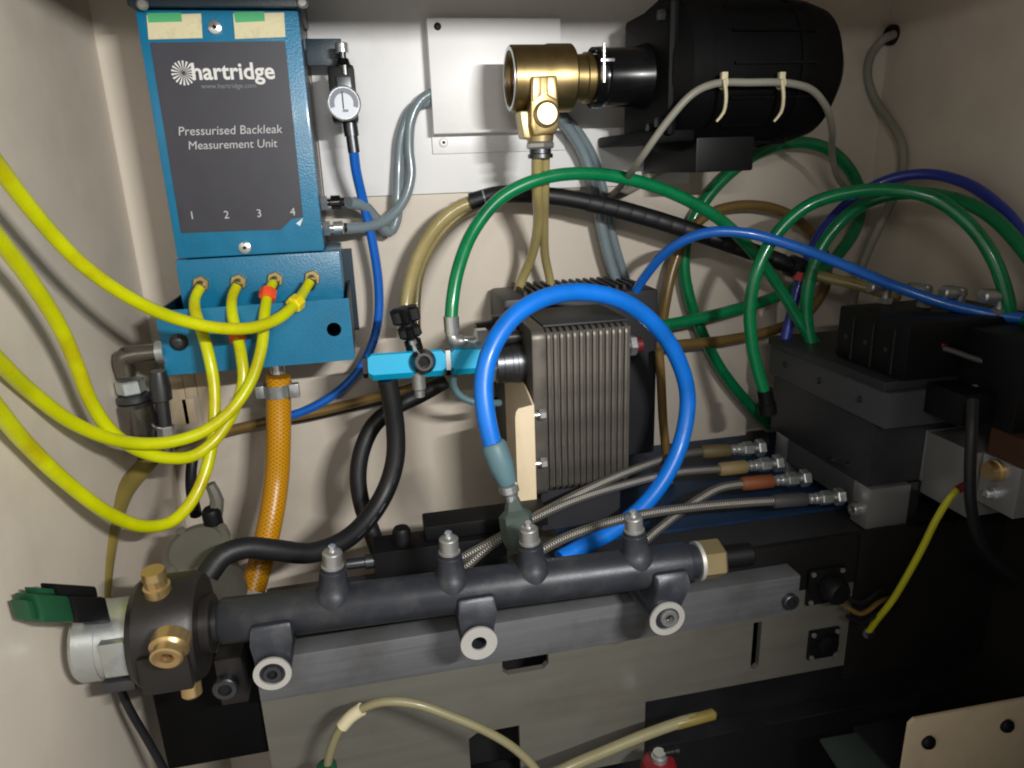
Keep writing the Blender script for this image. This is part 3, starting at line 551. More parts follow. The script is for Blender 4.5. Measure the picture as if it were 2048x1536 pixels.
MB().box(c0[0] + .02, c1[0], .91, .98, -.4345, -.4005).build('foot', 'block_dark', RB)
hose('steel_pipe', 'thin dull steel pipe standing beside the heat exchanger outlet', [(1318, 700, .86), (1322, 760, .86), (1326, 840, .86), (1334, 920, .86), (1345, 1000, .86)], 9, 'brown_pipe', 'pipe')
# bracket
BR = thing('exchanger_bracket', 'cream folded sheet bracket holding the heat exchanger', 'bracket')
wx = hx0 - .002; f0 = Q(1030, 830, .735); f1 = Q(1076, 818, .735)
zt, zb_ = Q(1074, 812, .735)[2], Q(1050, 1045, .735)[2]
MB().prism([V(f0[0] + .004, .735, zt - .001), V(wx, .735, zt + .002), V(wx, .735, zb_), V(f0[0], .735, zb_), V(f0[0], .735, zt - .012), V(f0[0] + .001, .735, zt - .005)], (0, .002, 0)).build('front_flange', 'cream', BR, bevel=.0005)
zu = Q(1010, 762, .80)[2]
MB().prism([V(wx, .7372, zt + .002), V(wx, .775, zu), V(wx, .90, zu), V(wx, .90, -.46), V(wx, .7372, zb_)], (-.002, 0, 0)).build('web', 'cream', BR, bevel=.0004)
pb = QX(993, 802, wx - .002); MB().lathe(pb, (-1, 0, 0), [(-.001, .0058), (.009, .0058), (.010, .0045)], 16).build('cap_bolt', 'black_plastic', BR)
pb = QX(985, 1020, wx - .002); MB().lathe(pb, (-1, 0, 0), [(-.001, .0075), (.009, .0075), (.010, .006)], 16).build('cap_bolt', 'black_plastic', BR)
for py in (828, 925):
    p = Q(1082, py, .743); st = MB().lathe(V(wx + .001, .741, p[2]), (1, 0, 0), [(0, .0032), (.006, .0032)], 12).build('bolt', 'chrome', BR)
    MB().hexn(V(wx + .001, .741, p[2]), (1, 0, 0), .0062, .0135, .0062, .4).build('nut', 'chrome', st, ang=25)

# ------------------------------------------------------------------ cyan valve bar, knob, elbow
CV = thing('cyan_valve', 'bright cyan anodised valve bar with black band and side screw', 'valve')
VY = .79; A = Q(736, 735, VY); B = Q(972, 719, VY); d = nrm(B - A); L = np.linalg.norm(B - A); R6 = mp(29, 850, 725, VY)
def hexbar(A, d, t0, t1, R, ch, nm, m, par):
    """bar with a broad flat front and small chamfers, tilted a little upward"""
    d = nrm(d); n0 = nrm(V(0, -1, .30)); n0 = nrm(n0 - d * (n0 @ d)); s_ = np.cross(n0, d); s_ = s_ if s_[2] > 0 else -s_
    prof = [(.62, -.80), (.90, -.62), (.90, .72), (.70, .86), (-.7, .86), (-.9, .7), (-.9, -.7), (-.6, -.98), (.30, -.98)]
    vs = []; n = len(prof)
    for t, q in ((t0, 1 - ch), (t0 + R * ch, 1), (t1 - R * ch, 1), (t1, 1 - ch)):
        vs += [A + d * t + (n0 * a_ + s_ * b_ * q) * R for a_, b_ in prof]
    fs = [(i * n + k_, i * n + (k_ + 1) % n, (i + 1) * n + (k_ + 1) % n, (i + 1) * n + k_) for i in range(3) for k_ in range(n)] + [tuple(range(n - 1, -1, -1)), tuple(3 * n + k_ for k_ in range(n))]
    return MB().add(vs, fs).build(nm, m, par, ang=15)
A = A + V(0, .018, -.004)
hexbar(A, d, 0, L * .655, R6, .28, 'bar', 'cyan_anodised', CV); hexbar(A, d, L * .70, L * .985, R6, .28, 'bar', 'cyan_anodised', CV)
hexbar(A, d, L * .657, L * .698, R6 * 1.03, .05, 'band', 'black_gloss', CV)
hexbar(A, d, -.006, -.0005, R6 * .8, .1, 'end_plug', 'black_plastic', CV)
p = Q(848, 728, VY - .012); s = MB().lathe(p + V(0, .012, 0), V(0, -1, .2), [(-.01, .0145), (.004, .0145), (.012, .011), (.016, .010), (.016, .007), (.008, .0065)], 24).build('side_screw', 'block_black', CV)
MB().lathe(p + V(0, .012, 0), V(0, -1, .2), [(.0082, .0062), (.009, .0062)], 6).build('socket', 'void_shade', s)
p = Q(838, 770, VY + .01); MB().lathe(p, (0, 0, -1), [(-.02, .008), (.004, .008), (.006, .006), (.014, .006)], 16).build('drain_stub', 'chrome_dull', CV)
HV = thing('hand_valve', 'black lobed hand knob valve standing above the cyan bar', 'knob')
p = Q(830, 700, .81); up_ = nrm(Q(815, 630, .80) - Q(836, 705, .80)); kk = mp(1, 820, 650, .81)
MB().lathe(p, up_, [(-.012, 17 * kk), (.012, 17 * kk), (.014, 12 * kk), (.02, 12 * kk)], 20).build('bonnet', 'black_plastic', HV)
MB().lathe(p + up_ * .004 + V(0, -.012, 0), up_, [(-.004, .0025), (.006, .0025), (.0065, .0045), (.011, .0045)], 10).build('grub_screw', 'chrome', HV)
kn = MB(); 
for nm_, t0, t1, r0, nl in (('l', .016, .030, 22, 6), ('u', .034, .052, 27, 6)):
    m_ = MB(); dd, uu, vv = frame(up_); prof = [(t0, .72), (t0 + .003, 1), (t1 - .003, 1), (t1, .7)]; sg = 36; vs = []; fs = []
    for t, s_ in prof:
        for k_ in range(sg):
            a_ = 2 * math.pi * k_ / sg; rad = r0 * kk * s_ * (1 + .2 * math.cos(nl * a_)) ; vs.append(p + dd * t + (uu * math.cos(a_) + vv * math.sin(a_)) * rad)
    for i in range(3):
        for k_ in range(sg): fs.append((i * sg + k_, i * sg + (k_ + 1) % sg, (i + 1) * sg + (k_ + 1) % sg, (i + 1) * sg + k_))
    fs += [tuple(range(sg - 1, -1, -1)), tuple(3 * sg + k_ for k_ in range(sg))]
    m_.add(vs, fs).build('lobed_knob', 'black_plastic', HV)
MB().lathe(p, up_, [(.030, 15 * kk), (.034, 15 * kk)], 18).build('knob_neck', 'black_plastic', HV)
EL = thing('elbow_fitting', 'chrome push-in elbow joining the bright green hose to the cooler', 'fitting')
e0 = Q(902, 632, .80); e1 = Q(905, 675, .80); e2 = Q(950, 680, .80); k = mp(1, 905, 670, .80)
MB().lathe(e0, e1 - e0, [(0, 15.5 * k), (32 * k, 15.5 * k), (33 * k, 14 * k), (38 * k, 14 * k)], 22).build('push_collar', 'chrome', EL)
MB().tube([e0 + nrm(e1 - e0) * 36 * k, e1 + V(0, 0, .001), e1 + V(.003, 0, -.004), e1 + V(.014, 0, -.0048), Q(930, 680, .80)], [12.5 * k, 14 * k, 14 * k, 11 * k, 9 * k], 18, .002).build('elbow', 'chrome_dull', EL)
MB().lathe(Q(926, 680, .80), e2 - e1, [(0, 8 * k), (10 * k, 8 * k), (10.5 * k, 6 * k), (13 * k, 6 * k), (13.5 * k, 9 * k), (24 * k, 9 * k)], 18).build('stem', 'chrome', EL)
MB().hexn(Q(950, 678, .80), (1, 0, 0), 0, 26 * k, 22 * k).build('hex_nut', 'zinc', EL, ang=25)
MB().lathe(Q(977, 678, .80), (1, 0, 0), [(-.001, 14 * k), (.02, 14 * k), (.05, 12 * k)], 18).build('tail_pipe', 'block_black', EL)
hose('grey_tube', 'short grey tube curling under the cyan valve bar', [(908, 745, .83), (906, 765, .83), (914, 785, .83), (935, 800, .83), (965, 806, .83), (1000, 806, .84)], 7.5, 'sleeve_teal', 'tube')

# ------------------------------------------------------------------ black rubber hoses
rh = hose('rubber_hose', 'black rubber hose hanging from the cyan bar toward the rail', [(775, 760, .80), (783, 800, .80), (791, 860, .80), (790, 920, .795), (772, 980, .785), (738, 1035, .765), (690, 1080, .74), (620, 1106, .715), (550, 1100, .70), (490, 1096, .69), (445, 1112, .68), (415, 1150, .67)], 20, 'rubber', seg=18)
hose('rubber_hose', 'black rubber hose looping behind the one under the cyan bar', [(890, 762, .90), (840, 790, .89), (790, 815, .88), (748, 850, .87), (724, 900, .86), (716, 955, .85), (724, 1010, .84), (742, 1060, .82), (760, 1110, .80)], 17, 'rubber', seg=18)

pp_ = o_path[rh.name][6:40]; rr_ = mp(20, 690, 1080, .74)
for q in range(0, len(pp_) - 4, 3):
    if q % 4 == 3: continue
    off = V(.004, -rr_ * .985, 0); MB().tube([pp_[q] + off, pp_[q + 1] + off, pp_[q + 2] + off], .0011, 6, .004).build('print_dash', 'steel_dark', rh)
# ------------------------------------------------------------------ big blue loop hose
BL = MB(); bp_ = [(1003, 945, .668), (988, 900, .672), (972, 830, .68), (967, 765, .69), (982, 700, .70), (1025, 635, .715), (1085, 597, .73), (1160, 584, .745), (1240, 600, .755), (1308, 648, .765), (1354, 715, .77), (1375, 790, .77), (1366, 870, .76), (1336, 945, .745), (1288, 1010, .73), (1230, 1058, .715), (1160, 1096, .70), (1120, 1118, .69)]
bh = BL.tube(pts(bp_), mp(19.5, 970, 790, .685), 20).build('loop_hose', 'blue_hose', None, 'large bright blue hose looped in front of the heat exchanger', 'hose')
a = Q(985, 885, .671); b = Q(1015, 966, .665); k = mp(1, 1000, 930, .668)
MB().lathe(a, b - a, [(0, 21 * k), (.004, 26 * k), (.026, 26 * k), (np.linalg.norm(b - a) - .002, 20 * k), (np.linalg.norm(b - a), 19 * k)], 22).build('sleeve', 'sleeve_teal', bh)
c = Q(1028, 1018, .66); MB().lathe(b, c - b, [(.001, 14 * k), (.003, 20 * k), (.010, 20 * k), (.014, 12 * k), (np.linalg.norm(c - b), 12 * k)], 20).build('end_fitting', 'chrome', bh)
dd = Q(1040, 1095, .65); MB().lathe(c, dd - c, [(-.012, 13 * k), (0, 20 * k), (.006, 34 * k), (.030, 34 * k), (.042, 26 * k)], 8).build('coupler', 'green_grey', bh, ang=25)

# ------------------------------------------------------------------ bench plates
px0 = Q(503, 1290, .66)[0]
z0, z1 = -.620, -.4995
sl = Q(1003, 1300, .66); sr = Q(1097, 1336, .66); v0 = Q(1512, 1245, .66); v1 = Q(1532, 1330, .66)
cutm = MB().prism([V(sl[0], .6, sr[2] + .006), V(sl[0] + .006, .6, sr[2]), V(sr[0] - .006, .6, sr[2]), V(sr[0], .6, sr[2] + .006), V(sr[0], .6, sl[2]), V(sl[0], .6, sl[2])], (0, .2, 0)).prism([V(v0[0] - .003, .6, v0[2]), V(v0[0] - .003, .6, v1[2]), V(v0[0] + .003, .6, v1[2] - .004), V(v0[0] + .008, .6, v1[2]), V(v0[0] + .008, .6, v0[2])], (0, .2, 0))
c2 = Q(937, 1470, .66); c3 = Q(1042, 1540, .66)
BN = thing('bench_front', 'grey steel bench front plate with slots behind the fuel rail', 'plate')
xdk = Q(1697, 1250, .66)[0]; xlp = Q(1290, 1440, .66)[0]
MB().box(px0, xdk, .66, .668, z0, z1).build('upper_plate', 'plate_steel', BN, cut=cutm)
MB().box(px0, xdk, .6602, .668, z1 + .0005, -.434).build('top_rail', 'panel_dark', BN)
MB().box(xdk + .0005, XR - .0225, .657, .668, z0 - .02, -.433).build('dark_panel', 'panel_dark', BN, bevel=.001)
cut2 = MB().prism([V(c2[0], .6, c3[2] - .01), V(c3[0], .6, c3[2] - .01), V(c3[0], .6, c2[2]), V(c2[0] + .012, .6, c2[2] + .002), V(c2[0], .6, c2[2] - .006)], (0, .2, 0))
MB().box(px0, xlp, .6602, .668, -.705, z0 - .0004).build('skirt_plate', 'plate_steel', BN, cut=cut2)
MB().prism([V(xlp + .0005, .669, z0 + .004), V(xlp + .0005, .675, z0 + .004), V(xlp + .0005, .705, -.705), V(xlp + .0005, .699, -.705)], (XR - .0225 - xlp, 0, 0)).build('shade_slope', 'steel_dark', BN)  # tilted down and darker than the skirt, building in the lower band's shade
MB().box(px0 + .004, XR - .0225, .676, .70, -.709, -.7055).build('bottom_lip', 'steel_dark', BN)
MB().box(px0 + .01, XR - .0225, .6685, .73, -.446, -.438).build('top_ledge', 'block_dark', BN)
MB().box(.20, XR - .0225, .7305, .993, -.446, -.4352).build('deck', 'navy_deck', BN)
MB().box(px0 + .01, XR - .0225, .74, .745, -.95, -.4465).build('dark_backing', 'void_shade', BN)  # added near-black backing so the cutouts read as dark openings
MB().prism([QZ(px, py, -.735) for px, py in ((1640, 1478), (1850, 1440), (1880, 1600), (1720, 1600))], (0, 0, -.004)).build('lower_shelf', 'green_grey', BN)
MB().box(XR - .022, XR - .003, .34, .76, -.98, -.345).build('dark_cheek', 'panel_dark', BN, bevel=.001)  # added dark sheet hiding the pale side wall so the corner stays dark
bar = MB().box(Q(510, 1330, .635)[0], .4535, .632, .6595, -.5070, -.458).build('rail_bar', 'bar_steel', None, 'long grey steel bar bolted behind the fuel rail', 'bar', bevel=.0015)
cap_screw(V(.441, .6318, -.488), (0, -1, 0), .0095, .007, bar, 'bolt', 'steel_dark')

# ------------------------------------------------------------------ common rail
CR = thing('fuel_rail', 'black common rail tube with four ports and three mounting bosses', 'fuel rail')
A = Q(440, 1243, .60); B = Q(1392, 1122, .60); e = nrm(B - A); L = np.linalg.norm(B - A); k = mp(1, 900, 1185, .60); Rr = 43 * k
MB().lathe(A, e, [(0, Rr * .9), (.003, Rr), (L - .012, Rr), (L - .01, Rr * .86), (L, Rr * .84)], 40).build('tube', 'rail_black', CR)
def onrail(px):
    P_ = lambda t: A + e * t
    lo_, hi_ = 0, L
    for _ in range(40):
        m_ = (lo_ + hi_) / 2; w_ = P_(m_); dd_ = w_[0] * AX + w_[1] * AY + w_[2] * AZ; x_ = 1024 + FPX * dd_[0] / dd_[2]
        lo_, hi_ = (m_, hi_) if x_ < px else (lo_, m_)
    return P_(lo_)
for bx, (tx_, ty_) in ((668, (664, 1090)), (904, (896, 1063)), (1066, (1056, 1043)), (1272, (1266, 1021))):
    b_ = onrail(bx); tip = Q(tx_, ty_, .60); d_ = tip - b_; H = np.linalg.norm(d_)
    pt = MB().lathe(b_, d_, [(.0, Rr * .93), (Rr * .72, Rr * .92), (Rr * .95, 33 * k), (Rr * 1.25, 28 * k), (H * .60, 25 * k), (H * .615, 23 * k), (H * .66, 23 * k)], 28).build('port', 'rail_black', CR)
    cp = MB().lathe(b_, d_, [(H * .66, 20 * k), (H * .665, 21.5 * k), (H * .69, 21.5 * k), (H * .7, 19 * k), (H * .88, 19 * k), (H * .90, 17 * k), (H * .915, 12 * k)], 24).build('cap', 'chrome_dull', pt)
    MB().lathe(b_, d_, [(H * .91, 7.5 * k), (H * .985, 7.5 * k), (H, 5.5 * k)], 14).build('nipple', 'chrome', cp)
for i, (ax_, (cx_, cy_)) in enumerate(((548, (545, 1347)), (945, (958, 1286)), (1322, (1334, 1237)))):
    a_ = onrail(ax_); c_ = Q(cx_, cy_, .562); kc = mp(1, cx_, cy_, .562); rb = 37 * kc
    bo = MB().ring(c_, (0, 1, 0), .0008, .0692, rb * .42, rb * .97, 32).build('boss', 'rail_black', CR)
    MB().ring(c_, (0, 1, 0), -.0012, .0012, rb * (.42 if i == 1 else .68), rb, 36).build('face_ring', 'steel_ring', bo)
    w0 = 38 * k; w1 = 33 * kc
    MB().prism([V(a_[0] - w0, .566, a_[2] - Rr * .35), V(a_[0] - w0 * .97, .575, a_[2] + Rr * .3), V(a_[0] + w0 * .97, .575, a_[2] + Rr * .3), V(a_[0] + w0, .566, a_[2] - Rr * .35), V(c_[0] + w1, .566, c_[2] + rb * .2), V(c_[0] - w1, .566, c_[2] + rb * .2)], (0, .040, 0)).build('arm', 'rail_black', CR, bevel=.004)
    if i == 1: MB().lathe(c_ + V(0, .05, 0), (0, 1, 0), [(0, rb * .43), (.01, rb * .43)], 20).build('hole_bottom', 'void_shade', bo)
    else:
        MB().lathe(c_ + V(0, .008, 0), (0, 1, 0), [(0, rb * .7), (.01, rb * .7)], 24).build('seat', 'steel_dark', bo)
        off = V(.0, 0, 0) if i == 0 else V(.002, 0, 0)
        cap_screw(c_ + off + V(0, .0078, 0), (0, -1, 0), rb * (.52 if i == 0 else .5), .010, bo, 'bolt', 'chrome_dull' if i == 2 else 'steel_dark')
# rail right end
E0 = B
MB().lathe(E0, e, [(-.004, Rr * .80), (.0005, Rr * .80)], 28).build('end_neck', 'block_black', CR)
nu = MB().hexn(E0, e, .001, .027, 43 * k, .25).build('end_nut', 'brass_pale', CR, ang=22)
MB().ring(E0, e, -.001, .003, Rr * .6, 42 * k).build('nut_washer', 'steel_ring', nu)
MB().lathe(E0, e, [(.0272, 26 * k), (.06, 26 * k), (.062, 22 * k)], 24).build('sensor', 'black_plastic', CR)
# left end block
c0 = Q(346, 1256, .60); hw = mp(60, 340, 1256, .60); Rk = mp(108, 340, 1256, .60)
blk = MB().lathe(c0 - e * hw, e, [(0, Rk * .9), (.006, Rk), (2 * hw - .006, Rk), (2 * hw, Rk * .92)], 40).build('end_block', 'block_black', CR)
MB().lathe(c0 + e * hw, e, [(0, Rr * 1.25), (.008, Rr * 1.25), (.009, Rr * .85), (.03, Rr * .85)], 32).build('block_neck', 'block_black', CR)
fp = Q(350, 1290, .60 - Rk + .001)
MB().obox(V(c0[0] + .004, c0[1] - Rk * .88, c0[2] - .010), (.020, 0, 0), (0, .010, 0), (0, 0, .018)).build('flat_pad', 'block_black', blk, bevel=.002)
p = Q(340, 1292, .538); dn = nrm(V(-.05, -1, -.28))
pl = MB().lathe(p, dn, [(-.008, 32 * k), (.003, 32 * k), (.005, 28 * k), (.007, 26 * k), (.012, 26 * k), (.013, 22 * k), (.012, 12 * k), (.006, 11 * k)], 28).build('brass_plug', 'brass_new', blk)
MB().lathe(p + dn * .0065, dn, [(0, 9.5 * k), (.001, 9.5 * k)], 6).build('socket', 'brown_dark', pl)
p = c0 + V(-.002, -.012, Rk * .95); pl = MB().lathe(p, (0, -.1, 1), [(-.012, 23 * k), (.006, 23 * k), (.007, 19 * k), (.014, 19 * k), (.015, 21 * k), (.022, 19 * k)], 24).build('brass_plug', 'brass_new', blk)
p = c0 + V(.012, -.02, -Rk * .95); MB().lathe(p, (0, -.2, -1), [(-.01, 18 * k), (.010, 18 * k), (.012, 14 * k)], 20).build('brass_plug', 'brass_new', blk)
# pressure valve and connector
PVV = thing('pressure_valve', 'silver pressure control valve screwed onto the rail end block', 'valve')
s0_ = c0 - e * hw; rv = mp(77, 200, 1270, .60); Lv = np.linalg.norm(Q(262, 1266, .6) - Q(140, 1282, .6))
bd = MB().lathe(s0_ + V(0, 0, -.002), -e, [(.0005, rv), (Lv * .55, rv), (Lv * .56, rv * 1.02), (Lv * .9, rv * 1.02), (Lv * .97, rv * .94), (Lv, rv * .8)], 40).build('body', 'zinc', PVV)
MB().obox(s0_ - e * Lv * .22 + V(0, -rv * .97, .0), e * Lv * .2, (0, .004, 0), (0, 0, rv * .48)).build('wrench_flat', 'zinc', PVV, bevel=.001)
MB().obox(s0_ - e * Lv * .3 + V(0, -rv * .55, -rv * .92), e * Lv * .26, (0, .012, 0), (0, .0, .005)).build('wrench_flat', 'steel_dark', PVV, bevel=.001)
CO = thing('plug_connector', 'dark green plug connector on the silver pressure valve', 'connector')
d1 = nrm(Q(70, 1212, .53) - Q(180, 1215, .575)); up1 = V(0, 0, 1); sd = nrm(np.cross(d1, up1))
MB().obox(Q(160, 1218, .568), d1 * .020, sd * .012, up1 * .013).build('socket_body', 'black_plastic', CO, bevel=.003)
g_ = Q(90, 1216, .541); MB().obox(g_, d1 * .017, sd * .011, up1 * .013).build('plug_body', 'green_dark_plastic', CO, bevel=.004)
MB().obox(g_ + up1 * .0155 - d1 * .004, d1 * .013, sd * .006, up1 * .0025).build('latch', 'green_dark_plastic', CO, bevel=.001)
MB().obox(Q(140, 1180, .562), d1 * .022, sd * .008, up1 * .005).build('lever', 'black_plastic', CO, bevel=.002)
MB().obox(g_ + d1 * .021 - up1 * .002, d1 * .004, sd * .008, up1 * .009).build('boot', 'green_dark_plastic', CO, bevel=.003)
# clamp beside first boss, bracket under end block
CB = thing('rail_clamp', 'small black clamp block with socket bolt under the rail end', 'clamp')
a = Q(430, 1312, .62); b = Q(500, 1392, .62); MB().box(a[0], b[0], .612, .6595, b[2], a[2]).build('clamp_block', 'block_black', CB, bevel=.002)
cap_screw(V(Q(453, 1368, .612)[0], .6118, Q(453, 1368, .612)[2]), (0, -1, 0), .0115, .009, CB, 'bolt', 'steel_dark')
SB = thing('support_bracket', 'black painted support bracket below the rail end block', 'bracket')
a = Q(305, 1385, .67); b = Q(513, 1505, .67)
MB().box(a[0], px0 - .002, .668, .674, b[2], Q(300, 1330, .67)[2]).build('face_plate', 'black_paint', SB, bevel=.001)
MB().box(a[0], a[0] + .004, .6745, .80, b[2], Q(300, 1330, .67)[2]).build('side_plate', 'black_paint', SB)
MB().box(a[0], px0 - .002, .6745, .80, b[2], b[2] + .004).build('base_plate', 'black_paint', SB)
hose('black_cable', 'thin black cable behind the silver pressure valve', [(215, 1270, .625), (228, 1340, .63), (255, 1410, .635), (295, 1480, .64), (340, 1560, .645)], 8, 'rubber', 'cable')

# pump head behind the rail end
PH = thing('filter_head', 'grey cast filter head behind the rail end block', 'filter')
p = Q(392, 1098, .74); kk = mp(1, 392, 1098, .74); dn = nrm(V(-.1, -.45, 1))
MB().lathe(p, dn, [(-.09, 55 * kk), (-.012, 60 * kk), (-.004, 66 * kk), (0, 64 * kk), (.001, 54 * kk), (.003, 50 * kk)], 32).build('head', 'cast_grey', PH)
for ang_ in (40, 130, 215, 320):
    t = math.radians(ang_); dd_, uu_, vv_ = frame(dn); MB().lathe(p + (uu_ * math.cos(t) + vv_ * math.sin(t)) * 62 * kk, dn, [(-.012, 10 * kk), (.003, 10 * kk)], 12).build('lug', 'cast_grey', PH)
q = Q(424, 1032, .77); MB().lathe(q, (0, -.2, 1), [(-.02, 19 * kk), (.006, 19 * kk), (.010, 14 * kk)], 18).build('vent_plug', 'black_plastic', PH)
MB().tube([Q(428, 1040, .775), Q(434, 1000, .775), Q(420, 968, .775)], [.008, .0075, .006], 8, .01).build('prime_lever', 'cast_grey', PH)
hose('navy_cable', 'dark navy cable dropping behind the yellow tubes', [(398, 870, .93), (385, 920, .92), (382, 970, .90), (392, 1030, .86)], 11, 'rubber', 'cable')
# dark manifold behind the rail
DM = thing('rail_manifold', 'low black manifold behind the middle of the fuel rail', 'manifold')
a = Q(745, 1092, .70); b = Q(1010, 1060, .70)
MB().box(a[0], b[0], .69, .7290, -.4375, a[2] - .004).build('body', 'black_plastic', DM, bevel=.002)
MB().box(Q(850, 1080, .71)[0], b[0] + .05, .70, .735, a[2] - .0035, a[2] + .014).build('cover', 'black_plastic', DM, bevel=.002)
p = Q(805, 1090, .71); MB().lathe(V(p[0], .705, a[2] - .005), (0, 0, 1), [(0, .010), (.016, .010), (.02, .008)], 16).build('knob', 'black_plastic', DM)
p = Q(745, 1100, .69); MB().lathe(V(a[0] + .001, .70, a[2] - .018), (-1, 0, 0), [(0, .008), (.01, .008), (.011, .006), (.03, .006)], 14).build('side_nipple', 'steel_dark', DM)

# ------------------------------------------------------------------ braided hoses to the manifold block
def braided(label, lst, rpx, sleeve, s0px, s1px, y, nut=True):
    mb = MB().tube(pts(lst), mp(rpx * .88, *lst[0]), 14, .005); o = mb.build('braided_hose', 'steel_braid', None, label, 'hose', 'steel braided hoses to the dark manifold block')
    a_, b_ = Q(*s0px, y), Q(*s1px, y); d_ = b_ - a_; L_ = np.linalg.norm(d_); k_ = mp(1, *s0px, y)
    MB().lathe(a_, d_, [(0, 11 * k_), (.003, 14 * k_), (L_ - .002, 14 * k_), (L_, 12 * k_)], 16).build('sleeve', sleeve, o)
    f_ = MB().lathe(b_, d_, [(.0005, 9 * k_), (.005, 9 * k_), (.0052, 11 * k_), (.008, 11 * k_), (.0082, 9 * k_), (.012, 9 * k_), (.0122, 12 * k_), (.019, 12 * k_)], 18).build('ferrule', 'chrome', o)
    MB().hexn(b_, d_, .0192, .033, 15 * k_, .3).build('swivel_nut', 'zinc', o, ang=25)
    MB().lathe(b_, d_, [(.0332, 8 * k_), (.039, 8 * k_)], 14).build('stem', 'chrome_dull', o)
    MB().hexn(b_, d_, .0392, .050, 18 * k_, .1).build('port_nut', 'zinc', o, ang=25)
braided('steel braided hose with olive sleeve arriving highest on the manifold', [(1405, 903, .80), (1350, 912, .78), (1260, 942, .75), (1160, 986, .72), (1070, 1034, .70), (985, 1082, .685), (920, 1118, .675)], 9, 'sleeve_olive', (1402, 904), (1458, 900), .80)
braided('steel braided hose with tan sleeve below the olive one', [(1440, 938, .77), (1350, 946, .755), (1240, 972, .735), (1140, 1004, .71), (1040, 1052, .69), (970, 1100, .68), (930, 1135, .675)], 9, 'sleeve_tan', (1437, 939), (1492, 933), .77)
braided('steel braided hose with orange brown sleeve bending sharply down', [(1485, 968, .74), (1440, 976, .735), (1395, 1000, .725), (1340, 1040, .715), (1290, 1082, .70), (1262, 1112, .69)], 10, 'sleeve_orange', (1482, 968), (1545, 962), .74)
braided('steel braided hose with grey sleeve lowest and straightest', [(1560, 1001, .70), (1480, 1006, .70), (1390, 1014, .70), (1290, 1028, .695), (1200, 1050, .69), (1120, 1080, .68), (1060, 1114, .67)], 10.5, 'sleeve_grey', (1545, 1003), (1612, 998), .70)

# ------------------------------------------------------------------ dark manifold block and valve bank on the right
MBk = thing('manifold_block', 'large dark machined manifold block with lighter side rail', 'manifold')
MB().box(.561, .735, .675, .885, -.381, -.3005).build('body', 'manifold_grey', MBk, bevel=.0015)
MB().box(.559, .66, .655, .897, -.300, -.2575).build('side_rail', 'block_grey', MBk, bevel=.0015)
MB().box(.556, .74, .66, .90, -.257, -.2455).build('top_plate', 'manifold_grey', MBk, bevel=.0015)
for y_ in (.668, .84): MB().box(.5615, .617, y_, y_ + .03, -.4348, -.3815).build('foot', 'alu', MBk, bevel=.001)
MB().box(.6175, .634, .672, .70, -.4348, -.3815).build('foot_step', 'steel_dark', MBk, bevel=.001)
MB().box(.5615, .70, .6985, .8395, -.415, -.3815).build('underside', 'block_grey', MBk)
p = QX(1722, 1020, .5615); cap_screw(V(.5614, .684, p[2]), (-1, 0, 0), .008, .010, MBk, 'bolt', 'chrome_dull')
p = QX(1500, 865, .5605); MB().lathe(V(.560, .90, p[2] + .0), (-1, 0, 0), [(0, .018), (.02, .018), (.022, .014)], 20).build('side_plug', 'black_plastic', MBk)
for px, py in ((1665, 920), (1695, 930)):
    p = QX(px, py, .5605); MB().lathe(p, (-1, 0, 0), [(0, .004), (.004, .004)], 12).build('dowel', 'steel_dark', MBk)
p0 = Q(1530, 785, .80); p1 = Q(1536, 830, .80); MB().lathe(p0, p1 - p0, [(-.004, .010), (.014, .010), (.015, .012), (.03, .012)], 18).build('hose_fitting', 'black_plastic', MBk)
AB = thing('alu_block', 'bright aluminium block stepped against the dark manifold', 'block')
xB = .632
yn = QX(1945, 950, xB)[1]; zt_ = QX(1835, 852, xB)[2]; zb2 = QX(1850, 970, xB)[2] 
ym = QX(1851, 900, xB)[1]
MB().box(xB, .735, ym + .0006, .6745, zb2 + .002, zt_).build('rear_half', 'alu', AB, bevel=.0008)
MB().box(xB + .0005, .735, yn, ym, zb2 - .012, zt_ - .001).build('front_half', 'alu', AB, bevel=.0008)
AB2 = thing('alu_block', 'aluminium port block with brass plug and chrome stud beside the black cable', 'block')
xC = .64; y1_ = QX(1958, 960, xC)[1]; y2_ = QX(2040, 960, xC)[1]; z1_ = QX(1990, 915, xC)[2]; z2_ = QX(1990, 1020, xC)[2]
MB().box(xC, .735, y2_, y1_, z2_, z1_).build('body', 'alu', AB2, bevel=.001)
p = QX(1994, 940, xC); MB().lathe(p, (-1, 0, 0), [(0, .012), (.004, .012), (.005, .010), (.012, .009)], 20).build('brass_plug', 'brass_new', AB2)
p = QX(1990, 986, xC); MB().lathe(p, (-1, 0, 0), [(0, .007), (.004, .007), (.0045, .0055), (.012, .0055), (.013, .004)], 16).build('stud', 'chrome', AB2)
MB().box(xC + .002, .735, y2_ - .01, y1_ - .002, z1_ + .0006, z1_ + .03).build('brown_cap', 'brown_dark', AB2, bevel=.001)
VB = thing('valve_bank', 'black solenoid valve bank on top of the dark manifold', 'valve')
v0 = QX(1675, 660, .575)
MB().box(.575, .74, .655, v0[1], -.2450, -.180).build('body', 'black_plastic', VB, bevel=.003)
for i in range(3):
    y_ = .675 + i * .035; MB().box(.5735, .5748, y_, y_ + .0012, -.242, -.19).build('seam', 'block_dark', VB)
    MB().lathe(V(.5752, y_ + .012, -.215), (-1, 0, 0), [(0, .003), (.002, .003)], 10).build('screw', 'steel_dark', VB)
MB().box(.645, .742, .575, .6545, -.298, -.187).build('solenoid', 'black_plastic', VB, bevel=.003)
MB().box(.605, .6445, .60, .654, -.283, -.2475).build('coil_plug', 'black_plastic', VB, bevel=.002)
